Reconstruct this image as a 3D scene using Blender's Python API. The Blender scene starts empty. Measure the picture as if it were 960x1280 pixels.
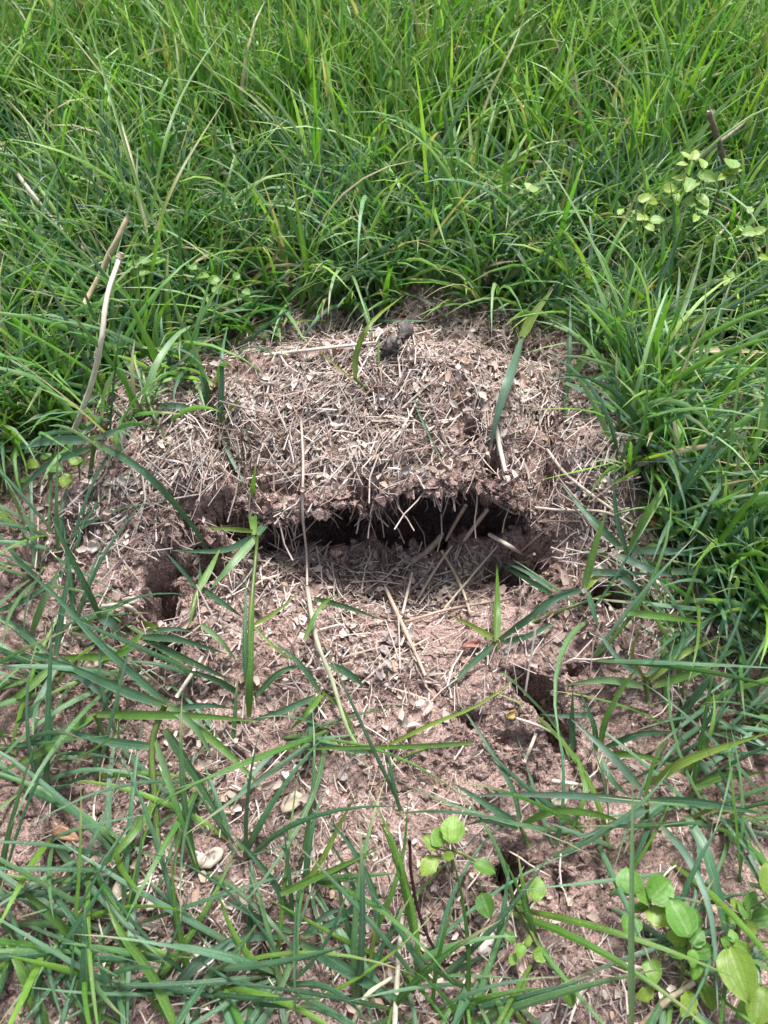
import bpy, math, random
import numpy as np
from mathutils import Vector, Matrix

random.seed(7)
rng = np.random.default_rng(11)
R = math.radians
SC = bpy.context.scene
COL = SC.collection

# ------------------------------------------------------------------ camera, sky, sun, exposure
CAM_H, PITCH, FPX = 0.50, 55.0, 960.0          # metres, degrees below the horizon, focal length in photo pixels
cam_d = bpy.data.cameras.new('camera')
cam_d.sensor_fit = 'VERTICAL'
cam_d.lens = 26.0
cam_d.sensor_height = 26.0 * 1280.0 / FPX
cam_d.clip_start = 0.01
cam_d.clip_end = 400.0
cam_d.dof.use_dof = True
cam_d.dof.focus_distance = 0.56
cam_d.dof.aperture_fstop = 15.0
cam = bpy.data.objects.new('camera', cam_d)
cam.location = (0, 0, CAM_H)
cam.rotation_euler = (R(90 - PITCH), 0, 0)
COL.objects.link(cam)
SC.camera = cam

SUN_ELEV, SUN_AZ = 60.0, 14.0                  # azimuth from +y towards +x
world = bpy.data.worlds.new('World')
SC.world = world
world.use_nodes = True
wn = world.node_tree
wn.nodes.clear()
w_out = wn.nodes.new('ShaderNodeOutputWorld')
w_bg = wn.nodes.new('ShaderNodeBackground')
w_sky = wn.nodes.new('ShaderNodeTexSky')
w_sky.sky_type = 'NISHITA'
w_sky.sun_disc = False
w_sky.sun_elevation = R(SUN_ELEV)
w_sky.sun_rotation = R(SUN_AZ)
w_sky.air_density = 1.0
w_sky.dust_density = 4.0
w_sky.ozone_density = 1.0
w_hsv = wn.nodes.new('ShaderNodeHueSaturation')
w_hsv.inputs['Saturation'].default_value = 0.60   # thin overcast: a whitish sky
w_bg.inputs['Strength'].default_value = 0.055
wn.links.new(w_sky.outputs[0], w_hsv.inputs['Color'])
wn.links.new(w_hsv.outputs[0], w_bg.inputs['Color'])
wn.links.new(w_bg.outputs[0], w_out.inputs['Surface'])

sun_d = bpy.data.lights.new('sun', 'SUN')
sun_d.energy = 1.5
sun_d.angle = R(14)
sun_d.color = (1.0, 0.98, 0.965)
sun = bpy.data.objects.new('sun', sun_d)
sdir = Vector((math.sin(R(SUN_AZ)) * math.cos(R(SUN_ELEV)), math.cos(R(SUN_AZ)) * math.cos(R(SUN_ELEV)), math.sin(R(SUN_ELEV))))
sun.rotation_euler = (-sdir).to_track_quat('-Z', 'Y').to_euler()
sun.location = sdir * 5
COL.objects.link(sun)

SC.view_settings.view_transform = 'Standard'
SC.view_settings.look = 'None'
SC.view_settings.gamma = 1.0
SC.view_settings.exposure = 2.2
SC.cycles.max_bounces = 6
SC.cycles.diffuse_bounces = 3
SC.cycles.transmission_bounces = 3
SC.cycles.use_adaptive_sampling = True

# ------------------------------------------------------------------ numeric helpers
_P = R(PITCH)
FWD = np.array([0.0, math.cos(_P), -math.sin(_P)])
UPV = np.array([0.0, math.sin(_P), math.cos(_P)])

def smooth(a, b, x):
    t = np.clip((np.asarray(x, float) - a) / (b - a), 0, 1)
    return t * t * (3 - 2 * t)

_PERM = np.random.default_rng(3).random((512, 512))

def vnoise(x, y):
    x = np.asarray(x, float); y = np.asarray(y, float)
    xi = np.floor(x).astype(np.int64); yi = np.floor(y).astype(np.int64)
    fx = x - xi; fy = y - yi
    fx = fx * fx * fx * (fx * (fx * 6 - 15) + 10); fy = fy * fy * fy * (fy * (fy * 6 - 15) + 10)
    a = _PERM[xi & 511, yi & 511]; b = _PERM[(xi + 1) & 511, yi & 511]
    c = _PERM[xi & 511, (yi + 1) & 511]; d = _PERM[(xi + 1) & 511, (yi + 1) & 511]
    return (a * (1 - fx) + b * fx) * (1 - fy) + (c * (1 - fx) + d * fx) * fy - 0.5

def fbm(x, y, size, octaves=3, off=0.0):
    s = 1.0 / size; amp = 1.0; out = 0.0
    for k in range(octaves):
        out = out + amp * vnoise(x * s + off + 17.3 * k, y * s - off + 31.7 * k)
        s *= 2.03; amp *= 0.5
    return out

def pix(px, py, z=0.0):
    """point at height z seen at photo pixel (px, py) -> world x, y"""
    d = FWD * FPX + np.array([1.0, 0, 0]) * (px - 480.0) + UPV * (640.0 - py)
    t = (z - CAM_H) / d[2]
    return d[0] * t, d[1] * t

def proj(x, y, z):
    r = np.stack([np.asarray(x, float), np.asarray(y, float), np.asarray(z, float) - CAM_H], -1)
    dep = r @ FWD
    dep = np.where(dep < 0.02, 0.02, dep)
    return 480 + FPX * r[..., 0] / dep, 640 - FPX * (r @ UPV) / dep, dep

# ------------------------------------------------------------------ the lie of the land
def _g(x, y, px, py, z, amp, sx, sy, ang=0.0):
    cx, cy = pix(px, py, z)
    dx, dy = x - cx, y - cy
    c, s = math.cos(R(ang)), math.sin(R(ang))
    u, v = dx * c + dy * s, -dx * s + dy * c
    return amp * np.exp(-(u / sx) ** 2 - (v / sy) ** 2)

# pits: pixel, height of the rim, depth, radius along / across, angle
PITS = [(188, 748, .035, .085, .024, .011, 75), (196, 712, .035, .060, .022, .009, 70), (225, 722, .035, .024, .036, .026, 30), (285, 645, .030, .085, .034, .020, 10),
        (255, 680, .030, .045, .022, .017, 30), (690, 912, .015, .075, .020, .010, -60), (662, 868, .015, .050, .020, .010, -25), (678, 890, .015, .050, .015, .010, -50),
        (640, 1092, .0, .065, .013, .009, 80), (757, 757, .03, .070, .015, .011, 0), (215, 823, .01, .05, .010, .007, 0), (655, 702, .012, .075, .022, .014, 20), (634, 690, .01, .05, .02, .014, 10),
        (640, 925, .01, .018, .018, .010, 0), (590, 905, 0, .030, .014, .009, 0), (712, 845, .02, .05, .009, .007, 0), (610, 1010, 0, .012, .012, .008, 0), (90, 690, .01, .03, .012, .009, 0), (700, 1105, 0, .02, .007, .006, 0)]

def terr(x, y):
    z = 0.010 * fbm(x, y, 0.30, 3) + 0.0
    z = z + _g(x, y, 185, 640, .03, .048, .085, .070) + _g(x, y, 215, 800, .0, .018, .09, .05)
    z = z + _g(x, y, 745, 660, .03, .044, .055, .075) + _g(x, y, 775, 790, .02, .026, .05, .05)
    z = z + _g(x, y, 190, 500, .02, .026, .06, .06) + _g(x, y, 760, 500, .02, .030, .06, .07)
    z = z + _g(x, y, 225, 545, .04, .038, .075, .060) + _g(x, y, 745, 565, .04, .040, .070, .065) + _g(x, y, 480, 440, .03, .020, .16, .05) + _g(x, y, 722, 640, .035, .020, .045, .045)
    z = z - _g(x, y, 515, 690, .0, .037, .12, .056) + _g(x, y, 470, 860, .0, .006, .10, .05)
    z = z + _g(x, y, 672, 880, .01, .020, .036, .075) + _g(x, y, 655, 820, .01, .010, .02, .02) + _g(x, y, 600, 1000, 0, .008, .05, .06)
    z = z + _g(x, y, 480, 330, .0, .020, .30, .10) + 0.05 * smooth(.75, 1.6, y)
    # clods, crumbs and grain
    z = z - 0.010 * np.clip(fbm(x, y, 0.013, 2, 61.) - .12, 0, .4)
    z = z + 0.0068 * fbm(x, y, 0.024, 2, 5.1) + .007 * fbm(x, y, .06, 2, 14.) + 0.0030 * np.abs(fbm(x, y, 0.010, 2, 9.7)) + 0.0030 * fbm(x, y, 0.0050, 2, 2.2)
    wob = 0.75 * fbm(x, y, 0.024, 2, 77.0) + 0.16 * fbm(x, y, 0.006, 2, 41.0)
    wob2 = fbm(x, y, .009, 3, 19.)
    for (px, py, zz, dep, ra, rb, ang) in PITS:
        cx, cy = pix(px, py, zz)
        dx, dy = x - cx, y - cy
        c, s = math.cos(R(ang)), math.sin(R(ang))
        q = np.sqrt(((dx * c + dy * s) / ra) ** 2 + ((-dx * s + dy * c) / rb) ** 2) + wob
        z = z - .72 * dep * (1 - smooth(0.28, 1.08, q)) * (1 + .5 * wob2)
    return z

MCX, MCY = pix(468, 640, 0)
def mound_in(x, y):
    """1 at the middle of the mound, 0 at its edge, negative outside"""
    q = ((np.abs(x - MCX) / .275) ** 2.4 + (np.abs(y - MCY) / .200) ** 2.4) ** (1 / 2.4)
    return 1 - q + 0.10 * fbm(x, y, 0.09, 2, 4.0)

def ground_z(x, y):
    m = mound_in(x, y)
    return terr(x, y) - 0.14 * smooth(.10, .26, m)

def base_z(x, y):
    m = mound_in(x, y)
    e = smooth(0.0, .06, m)
    m = y - ylip(x)
    sill = -.004 + .012 * fbm(x, x * 0 + 2.5, .03, 2) + .5 * .016 * fbm(x, y, .009, 2, 15.)
    return terr(x, y) + 0.0025 * e - 0.012 * (1 - e) - .085 * cav(x) * smooth(0, .036, m + sill)

# the overhanging crust on top: front lip, rear edge, height and how far the hollow undercuts it
_LP = [(120, 520, .0), (180, 545, .02), (240, 592, .045), (300, 606, .05), (345, 610, .05), (400, 610, .052), (450, 602, .054), (500, 596, .055), (540, 600, .055),
       (600, 610, .053), (650, 634, .048), (700, 636, .048), (750, 630, .04), (800, 580, .02), (850, 540, .0)]
_LX = np.array([pix(a, b, c)[0] for a, b, c in _LP]); _LY = np.array([pix(a, b, c)[1] for a, b, c in _LP])
_CX = [pix(a, 620, .05)[0] for a in (225, 275, 330, 385, 420, 640, 672, 715)]
def cav(x):
    return np.interp(x, _CX, [0, .7, .85, .9, 1, 1, .8, 0])
def ylip(x):
    return np.interp(x, _LX, _LY) + 0.030 * fbm(x, x * 0 + 3.3, 0.07, 2) + 0.012 * fbm(x, x * 0 + 8.1, 0.021, 3) + 0.009 * fbm(x, x * 0 + 1.7, 0.006, 2)
def yrear(x):
    return 0.565 - 0.9 * x * x + 0.02 * fbm(x, x * 0 + 5.5, 0.08, 2)
def hcap(x):
    return 0.070 * np.exp(-(np.abs(x + .002) / .185) ** 2.2) + 0.016 * fbm(x, x * 0 + 6.6, .11, 2) + .010 * np.exp(-((x - .075) / .07) ** 2)
CAPX = (-0.285, 0.285)
CAP_PITS = [(592, 536, .062, .050, .0105, .009), (617, 574, .062, .030, .008, .012), (345, 590, .06, .012, .02, .008), (452, 600, .058, .015, .016, .008), (500, 575, .06, .008, .02, .008)]
def cap_sz(x, y):
    yl, yr = ylip(x), yrear(x)
    return (y - yl) / (yr - yl), (y - yl), (yr - yl)
def cap_top(x, y):
    s, m, L = cap_sz(x, y)
    c = cav(x)
    p1 = 0.80 + 0.20 * smooth(0, .40, s)
    p0 = -0.25 + 1.25 * smooth(0, .45, s)
    p = p0 * (1 - c) + p1 * c
    p = p * (1 - 1.25 * smooth(.52, 1.0, s + .12 * fbm(x, y, .07, 2, 33.)))
    z = hcap(x) * p + 0.015 * fbm(x, y, .055, 2, 12.) + 0.0075 * fbm(x, y, 0.020, 2, 5.1) + 0.0050 * np.abs(fbm(x, y, 0.010, 2, 9.7)) + 0.0028 * fbm(x, y, 0.0050, 2, 2.2) - 0.012 * np.clip(fbm(x, y, 0.013, 2, 61.) - .10, 0, .4)
    wob = 0.6 * fbm(x, y, 0.012, 2, 77.0)
    for (px, py, zz, dep, ra, rb) in CAP_PITS:
        cx, cy = pix(px, py, zz)
        q = np.sqrt(((x - cx) / ra) ** 2 + ((y - cy) / rb) ** 2) + wob
        z = z - dep * (1 - smooth(0.5, 1.05, q))
    return z
def surf(x, y):
    """top of everything solid"""
    x = np.asarray(x, float); y = np.asarray(y, float)
    z = np.maximum(ground_z(x, y), np.where(mound_in(x, y) > 0, base_z(x, y), -9))
    s, m, L = cap_sz(x, y)
    ok = (s > 0) & (s < 1) & (x > CAPX[0]) & (x < CAPX[1])
    return np.where(ok, np.maximum(z, cap_top(x, y)), z)

# rasters of the surface for quick look-ups
RX0, RX1, RY0, RY1, RS = -0.75, 0.75, -0.25, 1.15, 0.0025
_rx = np.arange(RX0, RX1, RS); _ry = np.arange(RY0, RY1, RS)
_gx, _gy = np.meshgrid(_rx, _ry)
HS = surf(_gx, _gy)
HSs = HS.copy()
for _ in range(6):
    HSs = (HSs + np.roll(HSs, 1, 0) + np.roll(HSs, -1, 0) + np.roll(HSs, 1, 1) + np.roll(HSs, -1, 1)) / 5
GYs, GXs = np.gradient(HSs, RS)
def _look(A, x, y):
    i = np.clip((np.asarray(x) - RX0) / RS, 0, A.shape[1] - 1.001); j = np.clip((np.asarray(y) - RY0) / RS, 0, A.shape[0] - 1.001)
    i0 = i.astype(int); j0 = j.astype(int); fx = i - i0; fy = j - j0
    return (A[j0, i0] * (1 - fx) + A[j0, i0 + 1] * fx) * (1 - fy) + (A[j0 + 1, i0] * (1 - fx) + A[j0 + 1, i0 + 1] * fx) * fy
def hz(x, y):
    return _look(HS, x, y)
def nrm(x, y):
    gx, gy = np.clip(_look(GXs, x, y), -.9, .9), np.clip(_look(GYs, x, y), -.9, .9)
    n = np.stack([-gx, -gy, np.ones_like(gx)], -1)
    return n / np.linalg.norm(n, axis=-1, keepdims=True)
def at(px, py, h=0.0):
    """world point h metres above the surface that the photo shows at (px, py)"""
    z = h + .02
    for _ in range(14):
        x, y = pix(px, py, z)
        z = 0.5 * z + 0.5 * (float(hz(x, y)) + h)
    x, y = pix(px, py, z)
    return np.array([x, y, z])

# ------------------------------------------------------------------ materials
def new_mat(name):
    m = bpy.data.materials.new(name)
    m.use_nodes = True
    nt = m.node_tree
    nt.nodes.clear()
    out = nt.nodes.new('ShaderNodeOutputMaterial')
    return m, nt, out
def node(nt, t, **kw):
    n = nt.nodes.new(t)
    for k, v in kw.items():
        setattr(n, k, v)
    return n
def ramp(nt, fac, stops):
    r = nt.nodes.new('ShaderNodeValToRGB')
    els = r.color_ramp.elements
    while len(els) < len(stops):
        els.new(0.5)
    for e, (p, c) in zip(els, stops):
        e.position = p; e.color = (*c, 1)
    nt.links.new(fac, r.inputs[0])
    return r.outputs[0]
def noise(nt, vec, scale, detail=3, rough=.6):
    n = nt.nodes.new('ShaderNodeTexNoise')
    n.inputs['Scale'].default_value = scale; n.inputs['Detail'].default_value = detail; n.inputs['Roughness'].default_value = rough
    nt.links.new(vec, n.inputs['Vector'])
    return n.outputs['Fac']
def mixc(nt, fac, a, b, mode='MIX'):
    m = nt.nodes.new('ShaderNodeMix'); m.data_type = 'RGBA'; m.blend_type = mode
    for s, v in ((m.inputs[0], fac), (m.inputs[6], a), (m.inputs[7], b)):
        if hasattr(v, 'is_linked'):
            nt.links.new(v, s)
        elif isinstance(v, (int, float)):
            s.default_value = v
        else:
            s.default_value = (*v, 1)
    return m.outputs[2]

def soil_material(name, far_grass=False):
    m, nt, out = new_mat(name)
    tc = node(nt, 'ShaderNodeTexCoord').outputs['Object']
    col = ramp(nt, noise(nt, tc, 26, 4), [(.30, (.215, .145, .124)), (.50, (.335, .240, .212)), (.72, (.45, .342, .308))])
    grain = noise(nt, tc, 520, 2, .7)
    col = mixc(nt, .9, col, ramp(nt, grain, [(.30, (.30, .27, .25)), (.5, (.93, .90, .88)), (.68, (1.45, 1.40, 1.36))]), 'MULTIPLY')
    v = node(nt, 'ShaderNodeTexVoronoi'); v.inputs['Scale'].default_value = 700; nt.links.new(tc, v.inputs['Vector'])
    sp = node(nt, 'ShaderNodeSeparateColor'); nt.links.new(v.outputs['Color'], sp.inputs[0])
    lt = node(nt, 'ShaderNodeMath', operation='GREATER_THAN'); nt.links.new(sp.outputs[0], lt.inputs[0]); lt.inputs[1].default_value = .93
    near = node(nt, 'ShaderNodeMath', operation='LESS_THAN'); nt.links.new(v.outputs['Distance'], near.inputs[0]); near.inputs[1].default_value = .42
    pr = node(nt, 'ShaderNodeMath', operation='MULTIPLY'); nt.links.new(lt.outputs[0], pr.inputs[0]); nt.links.new(near.outputs[0], pr.inputs[1])
    col = mixc(nt, pr.outputs[0], col, (.48, .40, .37))
    damp = noise(nt, tc, 9, 3)
    col = mixc(nt, ramp(nt, damp, [(.50, (0, 0, 0)), (.74, (.5, .5, .5))]), col, (.16, .10, .082), 'MIX')
    if far_grass:
        vm = node(nt, 'ShaderNodeVectorMath', operation='LENGTH'); nt.links.new(tc, vm.inputs[0])
        mr = node(nt, 'ShaderNodeMapRange'); nt.links.new(vm.outputs['Value'], mr.inputs[0])
        mr.inputs[1].default_value = 1.15; mr.inputs[2].default_value = 1.7
        lawn = ramp(nt, noise(nt, tc, 14, 5), [(.3, (.035, .075, .014)), (.6, (.075, .150, .030)), (.8, (.13, .20, .05))])
        col = mixc(nt, mr.outputs[0], col, lawn)
    b = node(nt, 'ShaderNodeBsdfPrincipled')
    b.inputs['Roughness'].default_value = .92
    b.inputs['Specular IOR Level'].default_value = .25
    nt.links.new(col, b.inputs['Base Color'])
    bm1 = node(nt, 'ShaderNodeBump'); bm1.inputs['Strength'].default_value = 1.0; bm1.inputs['Distance'].default_value = .0024
    nt.links.new(noise(nt, tc, 420, 3, .8), bm1.inputs['Height'])
    bm2 = node(nt, 'ShaderNodeBump'); bm2.inputs['Strength'].default_value = 1.0; bm2.inputs['Distance'].default_value = .003
    nt.links.new(noise(nt, tc, 150, 3, .7), bm2.inputs['Height']); nt.links.new(bm1.outputs[0], bm2.inputs['Normal'])
    nt.links.new(bm2.outputs[0], b.inputs['Normal'])
    nt.links.new(b.outputs[0], out.inputs['Surface'])
    return m

def leafy_material(name, trans=.28, rough=.42, spec=.45, vein=14.0, spots=False, dry=False):
    """colour comes from the plant's own tint; veins run along the blade"""
    m, nt, out = new_mat(name)
    tint = node(nt, 'ShaderNodeAttribute', attribute_name='tint').outputs['Color']
    bp = node(nt, 'ShaderNodeAttribute', attribute_name='bp').outputs['Vector']
    sx = node(nt, 'ShaderNodeSeparateXYZ'); nt.links.new(bp, sx.inputs[0])
    mp = node(nt, 'ShaderNodeMapping'); nt.links.new(bp, mp.inputs[0])
    mp.inputs['Scale'].default_value = (1.2, vein, 40)
    st = noise(nt, mp.outputs[0], 1.0, 2, .6)
    col = mixc(nt, .8, tint, ramp(nt, st, [(.25, (.58, .62, .56)), (.5, (1, 1, 1)), (.75, (1.40, 1.32, 1.24))]), 'MULTIPLY')
    if not dry:
        ab = node(nt, 'ShaderNodeMath', operation='ABSOLUTE'); nt.links.new(sx.outputs[1], ab.inputs[0])
        rib = node(nt, 'ShaderNodeMath', operation='LESS_THAN'); nt.links.new(ab.outputs[0], rib.inputs[0]); rib.inputs[1].default_value = .09
        rm = node(nt, 'ShaderNodeMath', operation='MULTIPLY'); nt.links.new(rib.outputs[0], rm.inputs[0]); rm.inputs[1].default_value = .35
        col = mixc(nt, rm.outputs[0], col, mixc(nt, .5, tint, (.42, .50, .24)))
    tc = node(nt, 'ShaderNodeTexCoord').outputs['Object']
    big = noise(nt, tc, 60 if not dry else 160, 3)
    col = mixc(nt, .6, col, ramp(nt, big, [(.3, (.72, .74, .70)), (.7, (1.2, 1.18, 1.2))]), 'MULTIPLY')
    if not dry and not spots:                      # brown flecks and dust on old blades
        fl = noise(nt, tc, 210, 3, .7)
        col = mixc(nt, ramp(nt, fl, [(.66, (0, 0, 0)), (.72, (.75, .75, .75))]), col, (.26, .20, .10))
        du = noise(nt, tc, 900, 1, .5)
        col = mixc(nt, ramp(nt, du, [(.66, (0, 0, 0)), (.74, (.45, .45, .45))]), col, (.40, .44, .34))
    if spots:
        av = node(nt, 'ShaderNodeMath', operation='ABSOLUTE'); nt.links.new(sx.outputs[1], av.inputs[0])
        v1 = node(nt, 'ShaderNodeMath', operation='MULTIPLY_ADD'); nt.links.new(av.outputs[0], v1.inputs[0]); v1.inputs[1].default_value = -.20; nt.links.new(sx.outputs[0], v1.inputs[2])
        v2 = node(nt, 'ShaderNodeMath', operation='MULTIPLY'); nt.links.new(v1.outputs[0], v2.inputs[0]); v2.inputs[1].default_value = 34.
        v3 = node(nt, 'ShaderNodeMath', operation='SINE'); nt.links.new(v2.outputs[0], v3.inputs[0])
        col = mixc(nt, ramp(nt, v3.outputs[0], [(.80, (0, 0, 0)), (.97, (.55, .55, .55))]), col, mixc(nt, .5, tint, (.05, .12, .015)))
        blotch = noise(nt, tc, 110, 3, .6)
        col = mixc(nt, .8, col, ramp(nt, blotch, [(.32, (.60, .68, .50)), (.55, (1, 1, 1)), (.72, (1.35, 1.25, 1.15))]), 'MULTIPLY')
        v = noise(nt, tc, 420, 2, .5)
        col = mixc(nt, ramp(nt, v, [(.60, (0, 0, 0)), (.72, (.45, .45, .45))]), col, (.42, .52, .26))
    b = node(nt, 'ShaderNodeBsdfPrincipled')
    b.inputs['Roughness'].default_value = rough
    b.inputs['Specular IOR Level'].default_value = spec
    nt.links.new(col, b.inputs['Base Color'])
    bu = node(nt, 'ShaderNodeBump'); bu.inputs['Strength'].default_value = .35; bu.inputs['Distance'].default_value = .0006
    nt.links.new(st, bu.inputs['Height']); nt.links.new(bu.outputs[0], b.inputs['Normal'])
    if trans > 0:
        t = node(nt, 'ShaderNodeBsdfTranslucent')
        nt.links.new(mixc(nt, 1.0, col, (1.25, 1.35, .55), 'MULTIPLY'), t.inputs['Color'])
        mx = node(nt, 'ShaderNodeMixShader'); mx.inputs[0].default_value = trans
        nt.links.new(b.outputs[0], mx.inputs[1]); nt.links.new(t.outputs[0], mx.inputs[2])
        nt.links.new(mx.outputs[0], out.inputs['Surface'])
    else:
        nt.links.new(b.outputs[0], out.inputs['Surface'])
    return m

M_GROUND = soil_material('soil_ground', True)
M_SOIL = soil_material('soil_mound')
M_GRASS = leafy_material('grass_blade', .32, .34, .5)
M_LEAF = leafy_material('weed_leaf', .30, .45, .35, vein=5.0, spots=True)
M_DRY = leafy_material('dry_straw', .06, .75, .2, vein=10.0, dry=True)
M_BARK = leafy_material('rough_bark', 0, .9, .15, vein=10.0, dry=True)
def _roughen(m):
    nt = m.node_tree
    b = [n for n in nt.nodes if n.type == 'BSDF_PRINCIPLED'][0]
    tc = node(nt, 'ShaderNodeTexCoord').outputs['Object']
    bu = node(nt, 'ShaderNodeBump'); bu.inputs['Strength'].default_value = 1; bu.inputs['Distance'].default_value = .004
    nt.links.new(noise(nt, tc, 380, 4, .75), bu.inputs['Height']); nt.links.new(bu.outputs[0], b.inputs['Normal'])
_roughen(M_BARK)

# ------------------------------------------------------------------ mesh helpers
def mesh_np(name, verts, faces, mat, tint=None, bp=None, smooth_shade=True):
    """verts (N,3); faces (M,3 or 4) ints or list of arrays; tint (N,3); bp (N,3)"""
    me = bpy.data.meshes.new(name)
    verts = np.asarray(verts, np.float32)
    fl = faces if isinstance(faces, list) else [faces]
    fl = [np.asarray(f, np.int32) for f in fl if len(f)]
    loops = np.concatenate([f.ravel() for f in fl])
    sizes = np.concatenate([np.full(len(f), f.shape[1], np.int32) for f in fl])
    starts = np.concatenate([[0], np.cumsum(sizes)[:-1]]).astype(np.int32)
    me.vertices.add(len(verts)); me.vertices.foreach_set('co', verts.ravel())
    me.loops.add(len(loops)); me.loops.foreach_set('vertex_index', loops)
    me.polygons.add(len(sizes)); me.polygons.foreach_set('loop_start', starts); me.polygons.foreach_set('loop_total', sizes)
    me.polygons.foreach_set('use_smooth', np.full(len(sizes), smooth_shade, bool))
    if tint is not None:
        a = me.attributes.new('tint', 'FLOAT_COLOR', 'POINT')
        t = np.ones((len(verts), 4), np.float32); t[:, :3] = tint
        a.data.foreach_set('color', t.ravel())
    if bp is not None:
        a = me.attributes.new('bp', 'FLOAT_VECTOR', 'POINT')
        a.data.foreach_set('vector', np.asarray(bp, np.float32).ravel())
    me.materials.append(mat)
    me.update(calc_edges=True)
    me.validate()
    return me
def obj(name, me, parent=None, loc=(0, 0, 0)):
    o = bpy.data.objects.new(name, me)
    COL.objects.link(o)
    o.location = loc
    if parent is not None:
        o.parent = parent
    return o
def tag(o, label, cat, group=None, kind=None):
    if label: o['label'] = label
    if cat: o['category'] = cat
    if group: o['group'] = group
    if kind: o['kind'] = kind
    return o
def thing(name, label, cat, loc, group=None):
    o = bpy.data.objects.new(name, None)
    o.empty_display_size = .01
    COL.objects.link(o); o.location = loc
    return tag(o, label, cat, group)
def grid_faces(nu, nv, off=0):
    i = np.arange(nu - 1)[:, None] * nv + np.arange(nv - 1)[None, :]
    i = i.ravel() + off
    return np.stack([i, i + nv, i + nv + 1, i + 1], 1)

def crumble(X, Y, Z):
    """push the soil sideways so that steep walls break up into crumbs and ledges"""
    u = fbm(X * .8 + Z * 1.5, Y * .8 - Z * 1.2, .0085, 3, 91.) + .8 * fbm(X - Z, Y + Z * 1.7, .021, 2, 17.)
    v = fbm(X * .8 - Z * 1.3, Y * .8 + Z * 1.6, .0085, 3, 52.) + .8 * fbm(X + Z * 1.4, Y - Z, .021, 2, 28.)
    return X + .0055 * u, Y + .0055 * v
# ------------------------------------------------------------------ ground: one sheet to the horizon, fine where the photo looks
def graded(a, b, step, far):
    core = list(np.arange(a, b + step / 2, step))
    lo, hi, s = [a], [core[-1]], step
    while hi[-1] < far:
        s *= 1.22; hi.append(hi[-1] + s)
    s = step
    while lo[-1] > -far:
        s *= 1.22; lo.append(lo[-1] - s)
    return np.array(lo[:0:-1] + core + hi[1:])
gx = graded(-.36, .36, .0019, 60.0); gy = graded(-.04, .66, .0019, 60.0)
X, Y = np.meshgrid(gx, gy, indexing='ij')
Z = ground_z(X, Y)
Xc, Yc = crumble(X, Y, Z)
me = mesh_np('ground', np.stack([Xc, Yc, Z], -1).reshape(-1, 3), grid_faces(len(gx), len(gy))[:, ::1], M_GROUND)
o = obj('ground', me); o['kind'] = 'structure'

# ------------------------------------------------------------------ the mound: heaped soil body and the overhanging crust over its hollow
mroot_loc = np.array([MCX, MCY, 0.0])
mound = thing('soil_mound', 'broken open mound of pinkish soil with a dark hollow under its overhanging crust', 'mound', mroot_loc)
bx = np.arange(MCX - .32, MCX + .32, .0014); by = np.arange(MCY - .24, MCY + .24, .0014)
X, Y = np.meshgrid(bx, by, indexing='ij')
Z = base_z(X, Y)
keep = mound_in(X, Y) > -.03
F = grid_faces(len(bx), len(by))
kf = keep.ravel()[F].all(1)
F = F[kf]
X, Y = crumble(X, Y, Z)
V = np.stack([X, Y, Z], -1).reshape(-1, 3)
used = np.unique(F); remap = np.full(len(V), -1); remap[used] = np.arange(len(used))
me = mesh_np('mound_body', V[used] - mroot_loc, remap[F], M_SOIL)
obj('mound_body', me, mound)

nx, ns = 420, 170
cx = np.linspace(CAPX[0], CAPX[1], nx)
sv = np.linspace(0, 1, ns) ** 1.25
X = np.repeat(cx[:, None], ns, 1)
YL, YR = ylip(cx)[:, None], yrear(cx)[:, None]
Y = YL + sv[None, :] * (YR - YL) + 1e-6
Zt = cap_top(X, Y)
dist = Y - YL
c = cav(cx)[:, None]
under = Zt - (0.006 + 0.018 * smooth(0, .03, dist)) - .006 * fbm(X, Y, .012, 2, 3.0)
deep = base_z(X, Y) - .03
reach = .06 + .05 * c + .02 * fbm(X, Y, .04, 2, 8.)
k = smooth(reach - .05, reach, dist)
k = 1 - (1 - k) * smooth(0, .3, c)
Zb = np.minimum(under * (1 - k) + deep * k, Zt - .004)
# the lip crumbles: push single lip vertices about
lipn = np.exp(-dist / .012) * c
Zt = Zt - np.exp(-dist / .028) * c * .020 * np.clip(fbm(X, Y * .3, .045, 2, 71.) + .02, 0, 1)
Zt = Zt - lipn * .010 * np.clip(fbm(X, Y, .016, 2, 55.) - .05, 0, 1)
Yt = Y + lipn * .006 * fbm(X, Y + Zt * 2, .007, 2, 1.0)
Xt = X + lipn * .004 * fbm(X, Y + 3, .006, 2, 1.4)
top = np.stack([Xt, Yt, Zt], -1).reshape(-1, 3)
bot = np.stack([X, Y + .004 * lipn, Zb], -1).reshape(-1, 3)
nt_ = nx * ns
F1 = grid_faces(nx, ns); F2 = grid_faces(nx, ns, nt_)[:, ::-1]
i = np.arange(nx - 1) * ns
front = np.stack([i, i + nt_, i + ns + nt_, i + ns], 1)
e = i + ns - 1
rear = np.stack([e, e + ns, e + ns + nt_, e + nt_], 1)
j = np.arange(ns - 1)
left = np.stack([j, j + 1, j + 1 + nt_, j + nt_], 1)
jj = (nx - 1) * ns + j
right = np.stack([jj, jj + nt_, jj + 1 + nt_, jj + 1], 1)
me = mesh_np('crust', np.concatenate([top, bot]) - mroot_loc, np.concatenate([F1, F2, front, rear, left, right]), M_SOIL)
obj('crust', me, mound)

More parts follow.
